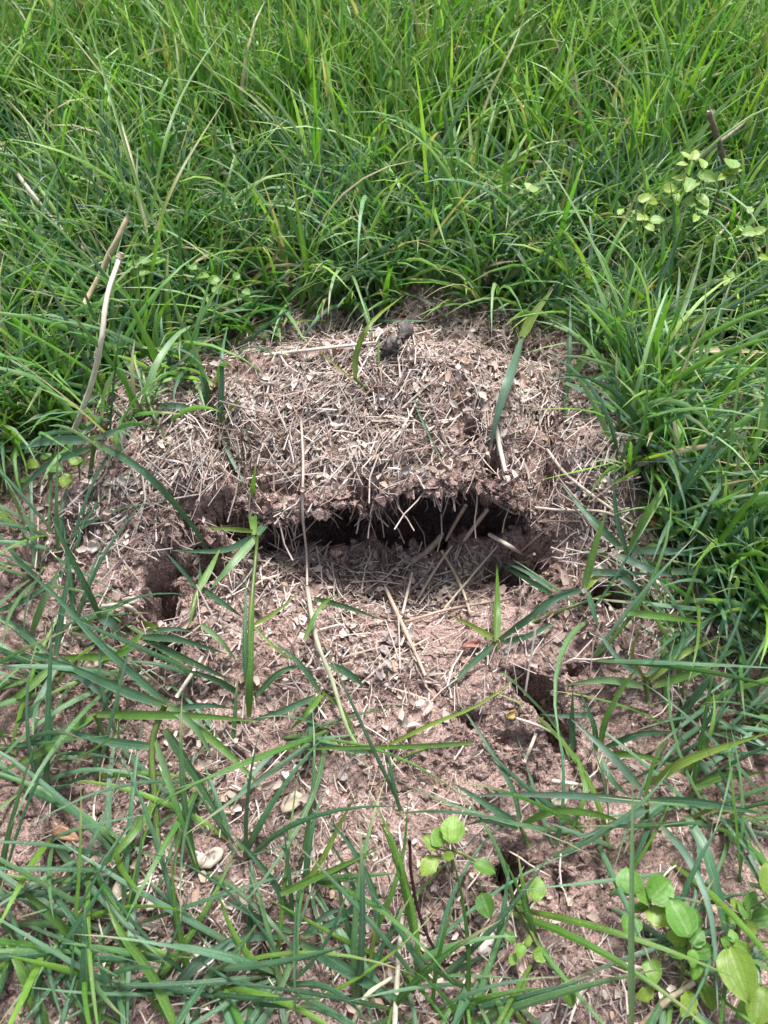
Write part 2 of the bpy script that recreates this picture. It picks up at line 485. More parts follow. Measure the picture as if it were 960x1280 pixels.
# ------------------------------------------------------------------ loose soil crumbs
def in_view(n, lo=(-60, -60), hi=(1020, 1340)):
    """random ground points spread evenly over the view"""
    p = rng.random((n, 2)) * (np.array(hi) - lo) + lo
    d = FWD[None] * FPX + np.array([[1., 0, 0]]) * (p[:, :1] - 480) + UPV[None] * (640 - p[:, 1:])
    t = (0.03 - CAM_H) / d[:, 2]
    x, y = d[:, 0] * t, d[:, 1] * t
    for _ in range(4):
        z = hz(x, y); t = (z - CAM_H) / d[:, 2]; x, y = d[:, 0] * t, d[:, 1] * t
    return x, y, p[:, 0], p[:, 1]
EDGE = np.array([(-400, 640), (0, 600), (100, 540), (170, 470), (240, 432), (330, 416), (450, 404), (540, 392), (640, 390), (700, 410), (760, 470), (790, 560), (815, 640), (850, 760), (960, 800), (1400, 900)], float)
def behind(px, py):
    """> 0 in the lawn behind and beside the mound (photo pixels up from its edge)"""
    return np.interp(px, EDGE[:, 0], EDGE[:, 1]) - py

x, y, px, py = in_view(60000, (-20, 400), (980, 1300))
x2, y2, a2, b2 = in_view(48000, (120, 590), (780, 960))
k2 = np.zeros(len(x2), bool)
for (a_, b_, zz, dep_, ra, rb, ang) in PITS:
    k2 |= ((a2 - a_) ** 2 + (b2 - b_) ** 2) < (ra * 1900) ** 2
x, y, px, py = np.concatenate([x, x2[k2]]), np.concatenate([y, y2[k2]]), np.concatenate([px, a2[k2]]), np.concatenate([py, b2[k2]])
pitk = np.zeros(len(x))
for (a_, b_, zz, dep_, ra, rb, ang) in PITS:
    pitk += np.exp(-((px - a_) / (ra * 2000)) ** 4 - ((py - b_) / (ra * 2000)) ** 4)
ok = (behind(px, py) < 25) & (fbm(x, y, .03, 2, 21.) + .25 * rng.standard_normal(len(x)) + .9 * np.clip(pitk, 0, 1) > .12)
x, y, pitk = x[ok], y[ok], pitk[ok]
zc = hz(x, y)
lx = rng.uniform(pix(262, 600, .05)[0], pix(690, 640, .05)[0], 2400)      # crumbs clinging to the broken lip and its underside
ld = np.abs(rng.standard_normal(2400)) * .007 - .0045
ly = ylip(lx) + ld
lz = cap_top(lx, ylip(lx) + np.clip(ld, .0005, 1)) - np.where(ld < .0005, .003 + .007 * rng.random(2400), .006 * rng.random(2400) ** 2)
x, y, zc = np.concatenate([x, lx]), np.concatenate([y, ly]), np.concatenate([zc, lz])
N = len(x)
oct_ = np.array([(1, 0, 0), (-1, 0, 0), (0, 1, 0), (0, -1, 0), (0, 0, 1), (0, 0, -1)], float)
of = np.array([(0, 2, 4), (2, 1, 4), (1, 3, 4), (3, 0, 4), (2, 0, 5), (1, 2, 5), (3, 1, 5), (0, 3, 5)])
rad = np.clip(.00060 * np.exp(.70 * rng.standard_normal(N)), .0004, .0048)
rad[:-2400] *= 1 - .15 * np.clip(pitk, 0, 1)
V = oct_[None] * rad[:, None, None] * (1 + 1.1 * (rng.random((N, 6, 1)) - .45)) + (rng.random((N, 6, 3)) - .5) * rad[:, None, None] * .8
V += np.stack([x, y, zc + rad * .35], -1)[:, None]
F = (of[None] + 6 * np.arange(N)[:, None, None]).reshape(-1, 3)
me = mesh_np('soil_crumbs', V.reshape(-1, 3), F, M_SOIL, smooth_shade=False)
tag(obj('soil_crumbs', me), 'loose crumbs of pinkish brown soil scattered over the bare ground', 'soil', kind='stuff')

# ------------------------------------------------------------------ wording that tells look-alikes apart by look and nearest landmark
LANDMARKS = [(505, 412, 'the dark bark piece'), (592, 536, 'the round crust hole'), (378, 560, 'the longest hanging straw'), (275, 500, 'the thin blades on the crest'), (445, 460, 'the curved blade on the crest'),
 (632, 480, 'the wide drooping blade'), (725, 480, 'the bluish blades at the shoulder'), (610, 618, 'the forked lip straw'), (318, 630, 'the blade before the hollow'), (195, 742, 'the open pit on the shoulder'), (285, 642, 'the shallow pit by the hollow'),
 (180, 592, 'the long arching blue-green blade'), (110, 735, 'the dark upright blade'), (500, 700, 'the mouth of the hollow'), (592, 806, 'the reddish leaf scrap'), (622, 750, 'the blade at the hollow edge'), (742, 690, 'the forked plant on the shoulder'),
 (688, 905, 'the ridge hole'), (640, 1095, 'the small burrow hole'), (200, 905, 'the big sprawling plant'), (440, 934, 'the long light-green stem'), (400, 862, 'the tangled blades below the floor'), (368, 1150, 'the erect tuft'), (470, 1130, 'the tuft of crossing narrow blades'), (520, 1130, 'the dark purple stem'),
 (107, 1200, 'the thick corner blade'), (815, 845, 'the bright fanned plant'), (800, 1003, 'the very long pale blade'), (850, 1150, 'the large-leaved weed clump'), (262, 1072, 'the pale broad flake'), (350, 440, 'the crest rim straw'), (735, 610, 'the bleached shoulder straw'),
 (480, 580, 'the middle of the lip'), (75, 840, 'the matted crossing blades'), (313, 830, 'the slim upright blade'), (925, 1200, 'the largest oval weed leaf'), (886, 720, 'the broad crossing blades'), (250, 1215, 'the grey wood chip'), (80, 1042, 'the orange-brown bark sliver'), (700, 1240, 'the creeping weed'), (570, 1050, 'the glossy cupped weed')]
ORD = ['closest to', 'second closest to', 'third closest to', 'fourth closest to', 'fifth closest to', 'sixth closest to', 'seventh closest to', 'eighth closest to', 'ninth closest to', 'tenth closest to']
WORDED = []
def word_it(o, desc, px_, py_):
    dd = [((px_ - a) ** 2 + (py_ - b) ** 2, n) for a, b, n in LANDMARKS]
    d, n = min(dd)
    WORDED.append((desc, n, d, o))
def tone_word(t):
    l = float(np.dot(t, (.3, .6, .1)))
    return 'pale' if l > .50 else 'tan' if l > .38 else 'brown' if l > .27 else 'dark brown'
def write_words():
    by = {}
    for desc, n, d, o in WORDED:
        by.setdefault((desc, n), []).append((d, o.name, o))
    for (desc, n), v in by.items():
        v.sort()
        for k, (_, _, o) in enumerate(v):
            o['label'] = f'{desc} beside {n}' if len(v) == 1 else f'{desc} {ORD[min(k, 9)]} {n}'

# ------------------------------------------------------------------ dry straw and flakes
STRAW_TINTS = np.array([(.54, .445, .40), (.61, .525, .48), (.43, .33, .285), (.31, .220, .185), (.67, .59, .545), (.20, .13, .11), (.50, .44, .395)])
def straw_shape(bend, flat, rings=5, sides=5, seed=0):
    r = np.random.default_rng(seed)
    t = np.linspace(0, 1, rings)
    cy_ = bend * np.sin(t * math.pi) + .02 * r.standard_normal(rings)
    cz_ = .3 * bend * np.sin(t * math.pi * 1.3) + .015 * r.standard_normal(rings)
    a = np.arange(sides) / sides * 2 * math.pi
    V = np.zeros((rings, sides, 3)); B = np.zeros_like(V)
    taper = 1 - .25 * t * r.random()
    V[..., 0] = t[:, None] - .5
    V[..., 1] = np.cos(a)[None] * .5 * taper[:, None]
    V[..., 2] = np.sin(a)[None] * .5 * flat * taper[:, None]
    B[..., 0] = t[:, None]; B[..., 1] = (np.arange(sides) / sides)[None]; B[..., 2] = seed * .37
    F = []
    for i in range(rings - 1):
        for j in range(sides):
            F.append((i * sides + j, (i + 1) * sides + j, (i + 1) * sides + (j + 1) % sides, i * sides + (j + 1) % sides))
    return V, (cy_, cz_), np.array(F), B
def straw_mesh(name, length, width, bend, flat, tint, seed, mat=None):
    V, (cy_, cz_), F, B = straw_shape(bend, flat, seed=seed)
    V = V.copy(); n, s = V.shape[:2]
    V[..., 0] *= length; V[..., 1] = V[..., 1] * width + cy_[:, None] * length; V[..., 2] = V[..., 2] * width + cz_[:, None] * length
    caps = np.array([list(range(s))[::-1], list(range((n - 1) * s, n * s))])
    return mesh_np(name, V.reshape(-1, 3), [F, caps], mat or M_DRY, np.tile(tint, (n * s, 1)), B.reshape(-1, 3))
def frame(d, n):
    d = d / np.linalg.norm(d); s = np.cross(n, d); s /= np.linalg.norm(s); n = np.cross(d, s)
    return d, s, n

STRAWS = []; STRAW_WORDS = {}
for k in range(40):
    L = [.015, .021, .028, .036, .046][k % 5] * (1 + .2 * random.uniform(-1, 1))
    bend_, tn_ = random.choice((0, 0, .03, -.05, .09)), STRAW_TINTS[k % 7] * random.uniform(.85, 1.12)
    me = straw_mesh('straw', L, random.uniform(.0009, .0017), bend_, random.uniform(.45, .8), tn_, k)
    STRAWS.append((L, me)); STRAW_WORDS[me.name] = ('short ' if L < .020 else 'long ' if L > .033 else '') + tone_word(tn_) + (' curved' if abs(bend_) > .04 else ' straight') + ' straw'
def place_straw(p, d, n, me, name='straw'):
    d, s, n = frame(np.asarray(d, float), np.asarray(n, float))
    o = bpy.data.objects.new(name, me); COL.objects.link(o)
    o.matrix_world = Matrix(((d[0], s[0], n[0], p[0]), (d[1], s[1], n[1], p[1]), (d[2], s[2], n[2], p[2]), (0, 0, 0, 1)))
    return o
def straw_ok(px, py, x, y):
    f = behind(px, py) < 22
    for (a, b, zz, dep, ra, rb, ang) in PITS:
        qx, qy = pix(a, b, zz)
        f &= ((x - qx) ** 2 + (y - qy) ** 2) > (max(ra, rb) * .42) ** 2
    return f
# density of litter over the photo: thick on the crust and below the hollow, thin on bare sand
def litter(px, py):
    d = .20 + 1.15 * np.exp(-((px - 470) / 290) ** 4 - ((py - 480) / 125) ** 4) + .60 * np.exp(-((px - 500) / 160) ** 2 - ((py - 770) / 90) ** 2)
    d = d + .5 * np.exp(-((px - 330) / 90) ** 2 - ((py - 720) / 60) ** 2) - .5 * np.exp(-((px - 680) / 90) ** 2 - ((py - 960) / 130) ** 2) + .35 * np.exp(-((px - 730) / 60) ** 2 - ((py - 620) / 90) ** 2)
    d = d + .30 * np.exp(-((px - 250) / 250) ** 2 - ((py - 1080) / 140) ** 2)
    d = d + .65 * np.exp(-((px - 190) / 90) ** 2 - ((py - 590) / 100) ** 2) + .45 * np.exp(-((px - 740) / 70) ** 2 - ((py - 560) / 110) ** 2)
    return np.clip(d, .05, 1.4)
def lay(n, lo=(60, 380), hi=(900, 1000)):
    x, y, px, py = in_view(n, lo, hi)
    if lo[1] < 450:                      # the crest is seen edge-on: spread evenly over its plan as well
        m = n // 6
        x2 = rng.uniform(-.22, .22, m); y2 = rng.uniform(.40, .57, m)
        a2, b2, _ = proj(x2, y2, hz(x2, y2))
        x, y, px, py = np.concatenate([x, x2]), np.concatenate([y, y2]), np.concatenate([px, a2]), np.concatenate([py, b2])
    patch = .75 + 1.1 * fbm(x, y, .05, 2, 88.)
    k = straw_ok(px, py, x, y) & (rng.random(len(x)) * 1.2 < litter(px, py) * patch)
    return x[k], y[k], px[k], py[k]

zones = [('crest', lambda a, b: b < 520, 'short pale straw piece lying on the crest of the soil mound', 'straws on the mound crest'),
         ('front', lambda a, b: (b < 640) & (a > 280) & (a < 700), 'short straw piece lying on the crust just above the dark hollow', 'straws on the crust above the hollow'),
         ('lefts', lambda a, b: (b < 860) & (a <= 330), 'dry straw piece on the crumbly shoulder of the mound around the small open pits', 'straws on the pitted shoulder'),
         ('rights', lambda a, b: (b < 860) & (a >= 690), 'dry straw piece on the mound shoulder bordering the tall grass', 'straws on the shoulder by tall grass'),
         ('floor', lambda a, b: (b < 900), 'dry straw piece on the littered floor in front of the hollow', 'straws on the floor before the hollow'),
         ('bare', lambda a, b: b > 0, 'dry straw piece on the bare sandy soil among foreground grass', 'straws on foreground soil')]
x, y, px, py = lay(2600, (60, 385), (900, 1270))
sel = rng.permutation(len(x))[:238]
nn = nrm(x, y)
for q in sel:
    L, me = random.choice(STRAWS)
    n = nn[q]
    a = random.uniform(0, 2 * math.pi) if random.random() < .6 else random.gauss(1.2, .5)
    d = np.array([math.cos(a), math.sin(a), 0.0]); d -= n * d.dot(n); d += n * random.gauss(0, .12)
    p = np.array([x[q], y[q], hz(x[q], y[q])]) + n * random.uniform(.0015, .005)
    o = place_straw(p, d, n, me)
    for _, f, lab, grp in zones:
        if f(px[q], py[q]):
            tag(o, lab, 'straw', grp); break
    aa = abs(math.sin(math.atan2(d[1], d[0])))
    word_it(o, STRAW_WORDS[me.name] + (' lying crosswise' if aa < .38 else ' lying lengthwise' if aa > .92 else ' lying aslant'), px[q], py[q])
# fine roots and broken straws hanging from the underside of the lip
M_ = 420
rx_ = rng.uniform(pix(275, 620, .05)[0], pix(680, 640, .05)[0], M_); ry2 = ylip(rx_) + rng.uniform(-.002, .035, M_)
rz_ = cap_top(rx_, ry2) - rng.uniform(.004, .016, M_)
rd = np.stack([.35 * rng.standard_normal(M_), -.35 + .35 * rng.standard_normal(M_), -1 + .3 * rng.standard_normal(M_)], -1); rd /= np.linalg.norm(rd, axis=1, keepdims=True)
rl = .006 + .020 * rng.random(M_) ** 1.8; rw = .0002 + .0005 * rng.random(M_) ** 2
tt_ = np.array([0, .5, 1.]); an_ = np.arange(3) * 2.094
s1 = np.cross(rd, [0.3, 1, .2]); s1 /= np.linalg.norm(s1, axis=1, keepdims=True); s2 = np.cross(rd, s1)
V = np.stack([rx_, ry2, rz_], -1)[:, None, None] + rd[:, None, None] * (rl[:, None] * tt_)[:, :, None, None] + s1[:, None, None] * ((.15 * rl * rng.standard_normal(M_))[:, None] * np.array([0, 1, .4]))[:, :, None, None]
V = V + s1[:, None, None] * (rw[:, None, None] * np.cos(an_))[:, :, :, None] * np.array([1, 1, .4])[None, :, None, None] + s2[:, None, None] * (rw[:, None, None] * np.sin(an_))[:, :, :, None]
f0 = np.array([(i * 3 + j, (i + 1) * 3 + j, (i + 1) * 3 + (j + 1) % 3, i * 3 + (j + 1) % 3) for i in range(2) for j in range(3)])
me = mesh_np('root_fibres', V.reshape(-1, 3), (f0[None] + 9 * np.arange(M_)[:, None, None]).reshape(-1, 4), M_DRY, np.repeat(STRAW_TINTS[rng.integers(2, 6, M_)] * (.4 + .5 * rng.random((M_, 1))), 9, 0), np.repeat(rng.random((M_, 3)), 9, 0), False)
tag(obj('root_fibres', me), 'fine brown roots and straw ends hanging from the underside of the crust lip', 'roots', kind='stuff')
# straws that stick out of the broken lip over the hollow
LIP_STRAWS = [q for q in STRAWS if 'brown' in STRAW_WORDS[q[1].name] or 'tan' in STRAW_WORDS[q[1].name]]
for k in range(26):
    lx = random.uniform(pix(285, 620, .05)[0], pix(680, 640, .05)[0]); ly = float(ylip(np.array([lx]))[0])
    L, me = random.choice(LIP_STRAWS)
    a = random.gauss(0, .55); dn = random.uniform(-1.5, -.25)
    d = np.array([math.sin(a), -math.cos(a) * .8, dn * .8])
    z = float(cap_top(np.array([lx]), np.array([ly + .004]))[0]) - random.uniform(.002, .012)
    p = np.array([lx, ly + .004, z]) + d / np.linalg.norm(d) * L * .28
    o = tag(place_straw(p, d, (0.2, -.6, .7), me), 'straw sticking out of the broken crust lip over the dark hollow', 'straw', 'straws at the crust lip')
    a2, b2, _ = proj(*p)
    word_it(o, STRAW_WORDS[me.name] + ' at the lip', float(a2), float(b2))

def straw_mass(x, y, rad_lo, rad_hi, len_lo, len_hi, tilt, lift, name, size=1.0):
    N = len(x); n = nrm(x, y)
    a = np.where(rng.random(N) < .65, rng.random(N) * 2 * math.pi, 1.2 + .5 * rng.standard_normal(N))
    d = np.stack([np.cos(a), np.sin(a), 0 * a], -1); d -= n * (d * n).sum(-1, keepdims=True)
    d += n * (tilt * rng.standard_normal(N))[:, None]; d /= np.linalg.norm(d, axis=1, keepdims=True)
    s = np.cross(n, d); s /= np.linalg.norm(s, axis=1, keepdims=True); m = np.cross(d, s)
    L = (len_lo + (len_hi - len_lo) * rng.random(N) ** 2.2) * size; w = (rad_lo + (rad_hi - rad_lo) * rng.random(N) ** 1.6) * np.sqrt(size)
    p = np.stack([x, y, hz(x, y)], -1) + n * (lift * (1.25 * rng.random(N) - .25))[:, None]
    t = np.array([-.5, 0, .5]); ang = np.array([0, 1, 2, 3]) * math.pi / 2
    bend = .06 * rng.standard_normal(N)
    V = p[:, None, None] + d[:, None, None] * (L[:, None] * t)[:, :, None, None]
    V = V + s[:, None, None] * ((bend * L)[:, None] * np.array([0, 1, 0]))[:, :, None, None]
    V = V + s[:, None, None] * (w[:, None, None] * np.cos(ang))[:, :, :, None] + m[:, None, None] * (w[:, None, None] * .6 * np.sin(ang))[:, :, :, None]
    f0 = []
    for i in range(2):
        for j in range(4):
            f0.append((i * 4 + j, (i + 1) * 4 + j, (i + 1) * 4 + (j + 1) % 4, i * 4 + (j + 1) % 4))
    F = (np.array(f0)[None] + 12 * np.arange(N)[:, None, None]).reshape(-1, 4)
    tint = STRAW_TINTS[rng.integers(0, 7, N)] * (.5 + .62 * rng.random((N, 1)) ** .8)
    bp = np.zeros((N, 3, 4, 3)); bp[..., 0] = np.array([0, .5, 1])[None, :, None]; bp[..., 1] = np.arange(4) / 4.0; bp[..., 2] = rng.random(N)[:, None, None]
    return mesh_np(name, V.reshape(-1, 3), F, M_DRY, np.repeat(tint, 12, 0), bp.reshape(-1, 3), False)
x, y, px, py = lay(36000, (40, 370), (930, 1290))
me = straw_mass(x, y, .00022, .00070, .004, .050, .13, .007, 'straw_litter', np.where(py > 860, .62, 1.0) * np.where((py < 640) & (px > 540) & (px < 740), .75, 1.0))
tag(obj('straw_litter', me), 'fine chopped straw littering the mound and the soil around it', 'straw', kind='stuff')

# papery flakes and husks
def flake_shape(seed):
    r = np.random.default_rng(seed)
    n = 7
    a = np.arange(n) / n * 2 * math.pi
    rr = .5 * (1 + .35 * (r.random(n) - .5)); asp = r.uniform(.5, .95)
    ring = np.stack([np.cos(a) * rr, np.sin(a) * rr * asp, 0 * a], -1)
    V = np.concatenate([[[0, 0, 0]], ring * .55, ring])
    curl = r.uniform(.5, 1.6); V[:, 2] = curl * V[:, 1] ** 2 + r.uniform(-.5, .5) * V[:, 0] ** 2
    F3 = np.array([(0, 1 + i, 1 + (i + 1) % n) for i in range(n)])
    F4 = np.array([(1 + i, 1 + n + i, 1 + n + (i + 1) % n, 1 + (i + 1) % n) for i in range(n)])
    return V, F3, F4
FLAKE_TINTS = np.array([(.40, .325, .285), (.47, .40, .355), (.33, .25, .215), (.30, .26, .25), (.54, .46, .41), (.38, .28, .215)])
FLAKES = []
for k in range(24):
    V, F3, F4 = flake_shape(k)
    S = [.005, .0065, .008, .0100][k % 4]
    bot = V.copy(); bot[:, 2] -= .05
    nV = len(V); n = 7
    rim = np.array([(1 + n + i, 1 + n + i + nV, 1 + n + (i + 1) % n + nV, 1 + n + (i + 1) % n) for i in range(n)])
    VV = np.concatenate([V, bot]) * S
    bpv = np.concatenate([V, V]) + .5; bpv[:, 2] = k
    tn_ = FLAKE_TINTS[k % 6] * random.uniform(.85, 1.15)
    FLAKES.append(mesh_np('leaf_flake', VV, [np.concatenate([F3, F3[:, ::-1] + nV]), np.concatenate([F4, F4[:, ::-1] + nV, rim])], M_DRY,
                          np.tile(tn_, (2 * nV, 1)), bpv))
    STRAW_WORDS[FLAKES[-1].name] = ['tiny', 'small', 'broad', 'largest-sized'][k % 4] + ' ' + tone_word(tn_) + ' leaf flake'
fzones = [(lambda a, b: (b < 640) & (a > 240) & (a < 740), 'small pale dry leaf flake on the crust of the mound above the hollow', 'leaf flakes on the crust'),
          (lambda a, b: (b < 860) & (a <= 340), 'small pale dry leaf flake on the crumbly shoulder around the open pits', 'leaf flakes on the pitted shoulder'),
          (lambda a, b: (b < 880), 'small dry leaf flake on the littered floor below the hollow', 'leaf flakes below the hollow'),
          (lambda a, b: b > 0, 'pale dry leaf flake on the sandy soil among foreground grass', 'leaf flakes on foreground soil')]
x, y, px, py = lay(2600, (60, 400), (860, 1270))
keep = rng.random(len(x)) < np.where((py > 560) & (py < 900) & (px > 380), .5, np.where(py > 900, .55, 1.0))
x, y, px, py = x[keep], y[keep], px[keep], py[keep]
nn = nrm(x, y)
for q in rng.permutation(len(x))[:260]:
    n = nn[q] + .45 * rng.standard_normal(3); n /= np.linalg.norm(n)
    a = random.uniform(0, 6.28)
    o = place_straw(np.array([x[q], y[q], hz(x[q], y[q]) + random.uniform(.001, .004)]), (math.cos(a), math.sin(a), .01), n, random.choice(FLAKES), 'leaf_flake')
    for f, lab, grp in fzones:
        if f(px[q], py[q]):
            tag(o, lab, 'leaf flake', grp); break
    word_it(o, STRAW_WORDS[o.data.name] + (' lying flat' if n.dot(nn[q]) > .87 else ' tipped up'), px[q], py[q])
x, y, px, py = lay(26000, (40, 380), (900, 1290))
kk_ = rng.random(len(x)) < np.where(py > 880, .45, 1.0)
x, y, px, py = x[kk_], y[kk_], px[kk_], py[kk_]
N = len(x)
hexa = np.stack([np.cos(np.arange(5) * 1.2566), np.sin(np.arange(5) * 1.2566), 0 * np.arange(5)], -1)
S = .0013 + .0038 * rng.random(N) ** 2.2
n = nrm(x, y) + .5 * rng.standard_normal((N, 3)); n /= np.linalg.norm(n, axis=1, keepdims=True)
a = rng.random(N) * 6.28
d = np.stack([np.cos(a), np.sin(a), 0 * a], -1); s = np.cross(n, d); s /= np.linalg.norm(s, axis=1, keepdims=True); d = np.cross(s, n)
loc = hexa[None] * (1 + .5 * (rng.random((N, 5, 1)) - .5)) * S[:, None, None]
p = np.stack([x, y, hz(x, y) + .006 * rng.random(N)], -1)
V = p[:, None] + d[:, None] * loc[..., :1] + s[:, None] * loc[..., 1:2] * .6 + n[:, None] * (.4 * loc[..., 1:2] ** 2 / S[:, None, None])
Vc = p[:, None] - n[:, None] * (.12 * S)[:, None, None]
V = np.concatenate([Vc, V], 1)
F = (np.array([(0, 1 + i, 1 + (i + 1) % 5) for i in range(5)])[None] + 6 * np.arange(N)[:, None, None]).reshape(-1, 3)
tint = FLAKE_TINTS[rng.integers(0, 6, N)] * (.65 + .65 * rng.random((N, 1)))
me = mesh_np('chaff_litter', V.reshape(-1, 3), F, M_DRY, np.repeat(tint, 6, 0), np.repeat(rng.random((N, 3)), 6, 0))
tag(obj('chaff_litter', me), 'fine papery chaff mixed into the soil of the mound', 'chaff', kind='stuff')

# ------------------------------------------------------------------ grass blades
def blade_arrays(base, az, el, length, width, bend, side, K, tint, fold=.25, clamp=True, twist=0.0, pw=1.4):
    N = len(az)
    t = np.linspace(0, 1, K + 1)
    elv = el[:, None] - bend[:, None] * t[None] ** pw
    azt = az[:, None] + side[:, None] * t[None]
    step = np.stack([np.cos(elv) * np.cos(azt), np.cos(elv) * np.sin(azt), np.sin(elv)], -1) * (length / K)[:, None, None]
    P = np.concatenate([base[:, None], base[:, None] + np.cumsum(step[:, :-1], 1)], 1)
    if clamp:
        g = hz(P[..., 0], P[..., 1]) + .0025
        P[:, 1:, 2] = np.maximum(P[:, 1:, 2], g[:, 1:])
    sd = np.stack([-np.sin(azt), np.cos(azt), 0 * azt], -1)
    T = step / np.linalg.norm(step, axis=-1, keepdims=True)
    nr = np.cross(T, sd)
    tw = (twist * rng.standard_normal(N))[:, None] + (rng.standard_normal(N) * twist)[:, None] * t[None]
    sd2 = sd * np.cos(tw)[..., None] + nr * np.sin(tw)[..., None]
    nr2 = np.cross(T, sd2)
    wp = np.clip(.55 + 2.2 * t, 0, 1) * (1 - t ** 2.6) + .02
    w = width[:, None] * wp[None] * .5
    Lf = P + sd2 * w[..., None] - nr2 * (w * fold)[..., None] * 0
    Rt = P - sd2 * w[..., None]
    return P, Lf, Rt, nr2, w, t
def blade_mesh(name, args, mid=True, tipdry=None):
    base, az, el, length, width, bend, side, K, tint = args[:9]
    P, Lf, Rt, nr, w, t = blade_arrays(*args)
    N = len(az)
    if mid:
        C = P + nr * (w * .45)[..., None]
        V = np.stack([Lf, C, Rt], 2); nv = 3; across = np.array([-1., 0, 1])
    else:
        V = np.stack([Lf, Rt], 2); nv = 2; across = np.array([-1., 1])
    f0 = []
    for i in range(K):
        for j in range(nv - 1):
            f0.append((i * nv + j, i * nv + j + 1, (i + 1) * nv + j + 1, (i + 1) * nv + j))
    per = (K + 1) * nv
    F = (np.array(f0)[None] + per * np.arange(N)[:, None, None]).reshape(-1, 4)
    bp = np.zeros((N, K + 1, nv, 3)); bp[..., 0] = t[None, :, None]; bp[..., 1] = across; bp[..., 2] = rng.random(N)[:, None, None]
    tc = np.repeat(np.repeat(tint[:, None], K + 1, 1)[:, :, None], nv, 2).copy()
    # sheaths are pale at the root, some tips have dried
    root = (1 - smooth(0, .22, t))[None, :, None, None] * .55
    tc = tc * (1 - root) + root * np.array([.22, .24, .09])
    if tipdry is not None:
        k = (smooth(.72, 1.0, t)[None] * tipdry[:, None])[:, :, None, None]
        tc = tc * (1 - k) + k * np.array([.42, .36, .20])
    return mesh_np(name, V.reshape(-1, 3), F, M_GRASS, tc.reshape(-1, 3), bp.reshape(-1, 3))

FRESH = np.array([(.108, .268, .034), (.158, .325, .044), (.074, .215, .034), (.225, .375, .070), (.13, .28, .085), (.085, .245, .040), (.20, .335, .14)])
BLUE = np.array([(.052, .142, .070), (.074, .172, .092), (.042, .118, .058), (.080, .175, .065), (.10, .20, .12)])  # blue-green grass, its colour darkened for the viewer's shade over the foreground
def tints(pal, n, amp=.18):
    return pal[rng.integers(0, len(pal), n)] * (1 + amp * rng.standard_normal((n, 1))).clip(.55, 1.6)

# the lawn behind and beside the mound
def lawn_points(n, xr, yr):
    x = rng.uniform(*xr, n); y = rng.uniform(*yr, n)
    return x, y
xs, ys = [], []
x, y = lawn_points(24500, (-1.1, 1.1), (-.25, 1.75))           # tuft centres
px, py, dep = proj(x, y, hz(x, y))
out = ((px < -80) | (px > 1040) | (py < -140))
b = behind(px, py)
dens = np.clip(smooth(-12, 30, b) * (.30 + 2.0 * (fbm(x, y, .10, 2, 40.) + .36)), 0, 1)
for (qx, qy, rx_, ry_, k) in ((680, 185, 60, 40, .75), (340, 250, 60, 40, .55), (480, 40, 60, 30, .5), (420, 300, 60, 40, .25), (760, 190, 50, 30, .4), (840, 330, 30, 20, .5)):
    dens *= 1 - k * np.exp(-((px - qx) / rx_) ** 2 - ((py - qy) / ry_) ** 2)
dens = np.maximum(dens, .16 * ((b > -70) & ((px < 290) | (px > 670)) & (py < 660)))
dens = np.maximum(dens, .62 * ((b > 2) & (b < 110)))
dens *= 1 - .8 * np.exp(-((px - 112) / 34) ** 2 - ((py - 480) / 80) ** 2)
dens = np.where((y < .12) & (np.abs(x) < .44), 0, dens)
dens = np.where((np.abs(x) > .44) & (y < .6), np.maximum(dens, .8), dens)
dens *= np.where(out | (np.abs(x) > .6), .35, 1.0)
ok = rng.random(len(x)) < dens
x, y, px, py = x[ok], y[ok], px[ok], py[ok]
def lawn(name, x, y, px, py, per, len_r, wid_r, el_mu, bend_mu, pal, K, mid, label, seedtw=.5):
    M = len(x) * per
    cx_ = np.repeat(x, per) + .007 * rng.standard_normal(M); cy_ = np.repeat(y, per) + .007 * rng.standard_normal(M)
    lean = np.repeat(rng.random(len(x)) * 6.28, per)
    az = lean + 1.3 * rng.standard_normal(M)
    el = np.clip(R(el_mu) + R(14) * rng.standard_normal(M), R(20), R(90))
    L = rng.uniform(*len_r, M) * np.repeat(.75 + .5 * rng.random(len(x)), per)
    W = rng.uniform(*wid_r, M)
    bend = np.clip(R(bend_mu) + R(32) * rng.standard_normal(M), R(2), R(150))
    side = .4 * rng.standard_normal(M)
    base = np.stack([cx_, cy_, hz(cx_, cy_) - .002], -1)
    tn = tints(pal, M)
    dead = rng.random(M) < .035
    tn[dead] = np.array([.40, .34, .22]) * (.8 + .4 * rng.random((dead.sum(), 1)))
    me = blade_mesh(name, (base, az, el, L, W, bend, side, K, tn, .25, True, seedtw), mid, (rng.random(M) < .25) * .8)
    return tag(obj(name, me), label, 'grass', kind='stuff')
far = py < 250
lawn('lawn_grass', x[far], y[far], px[far], py[far], 5, (.07, .175), (.0028, .0062), 72, 46, FRESH, 6, True, 'tall fresh green lawn grass growing thickly behind the mound')
mixed = np.concatenate([FRESH, BLUE])
lawn('lawn_grass', x[~far], y[~far], px[~far], py[~far], 6, (.05, .13), (.0028, .0056), 62, 56, mixed, 6, True, 'green lawn grass leaning in around the edges of the mound')

# taller, broader blades standing over the lawn
k = rng.random(len(x)) < np.where(py < 300, .20, .07)
k &= behind(px, py) > 25
lawn('lawn_grass', x[k], y[k], px[k], py[k], 2, (.11, .19), (.0036, .0060), 70, 62, np.concatenate([FRESH, [(.15, .29, .12), (.20, .33, .11), (.12, .25, .12)]]), 8, True, 'broad taller grass blades arching over the lawn behind the mound', .4)

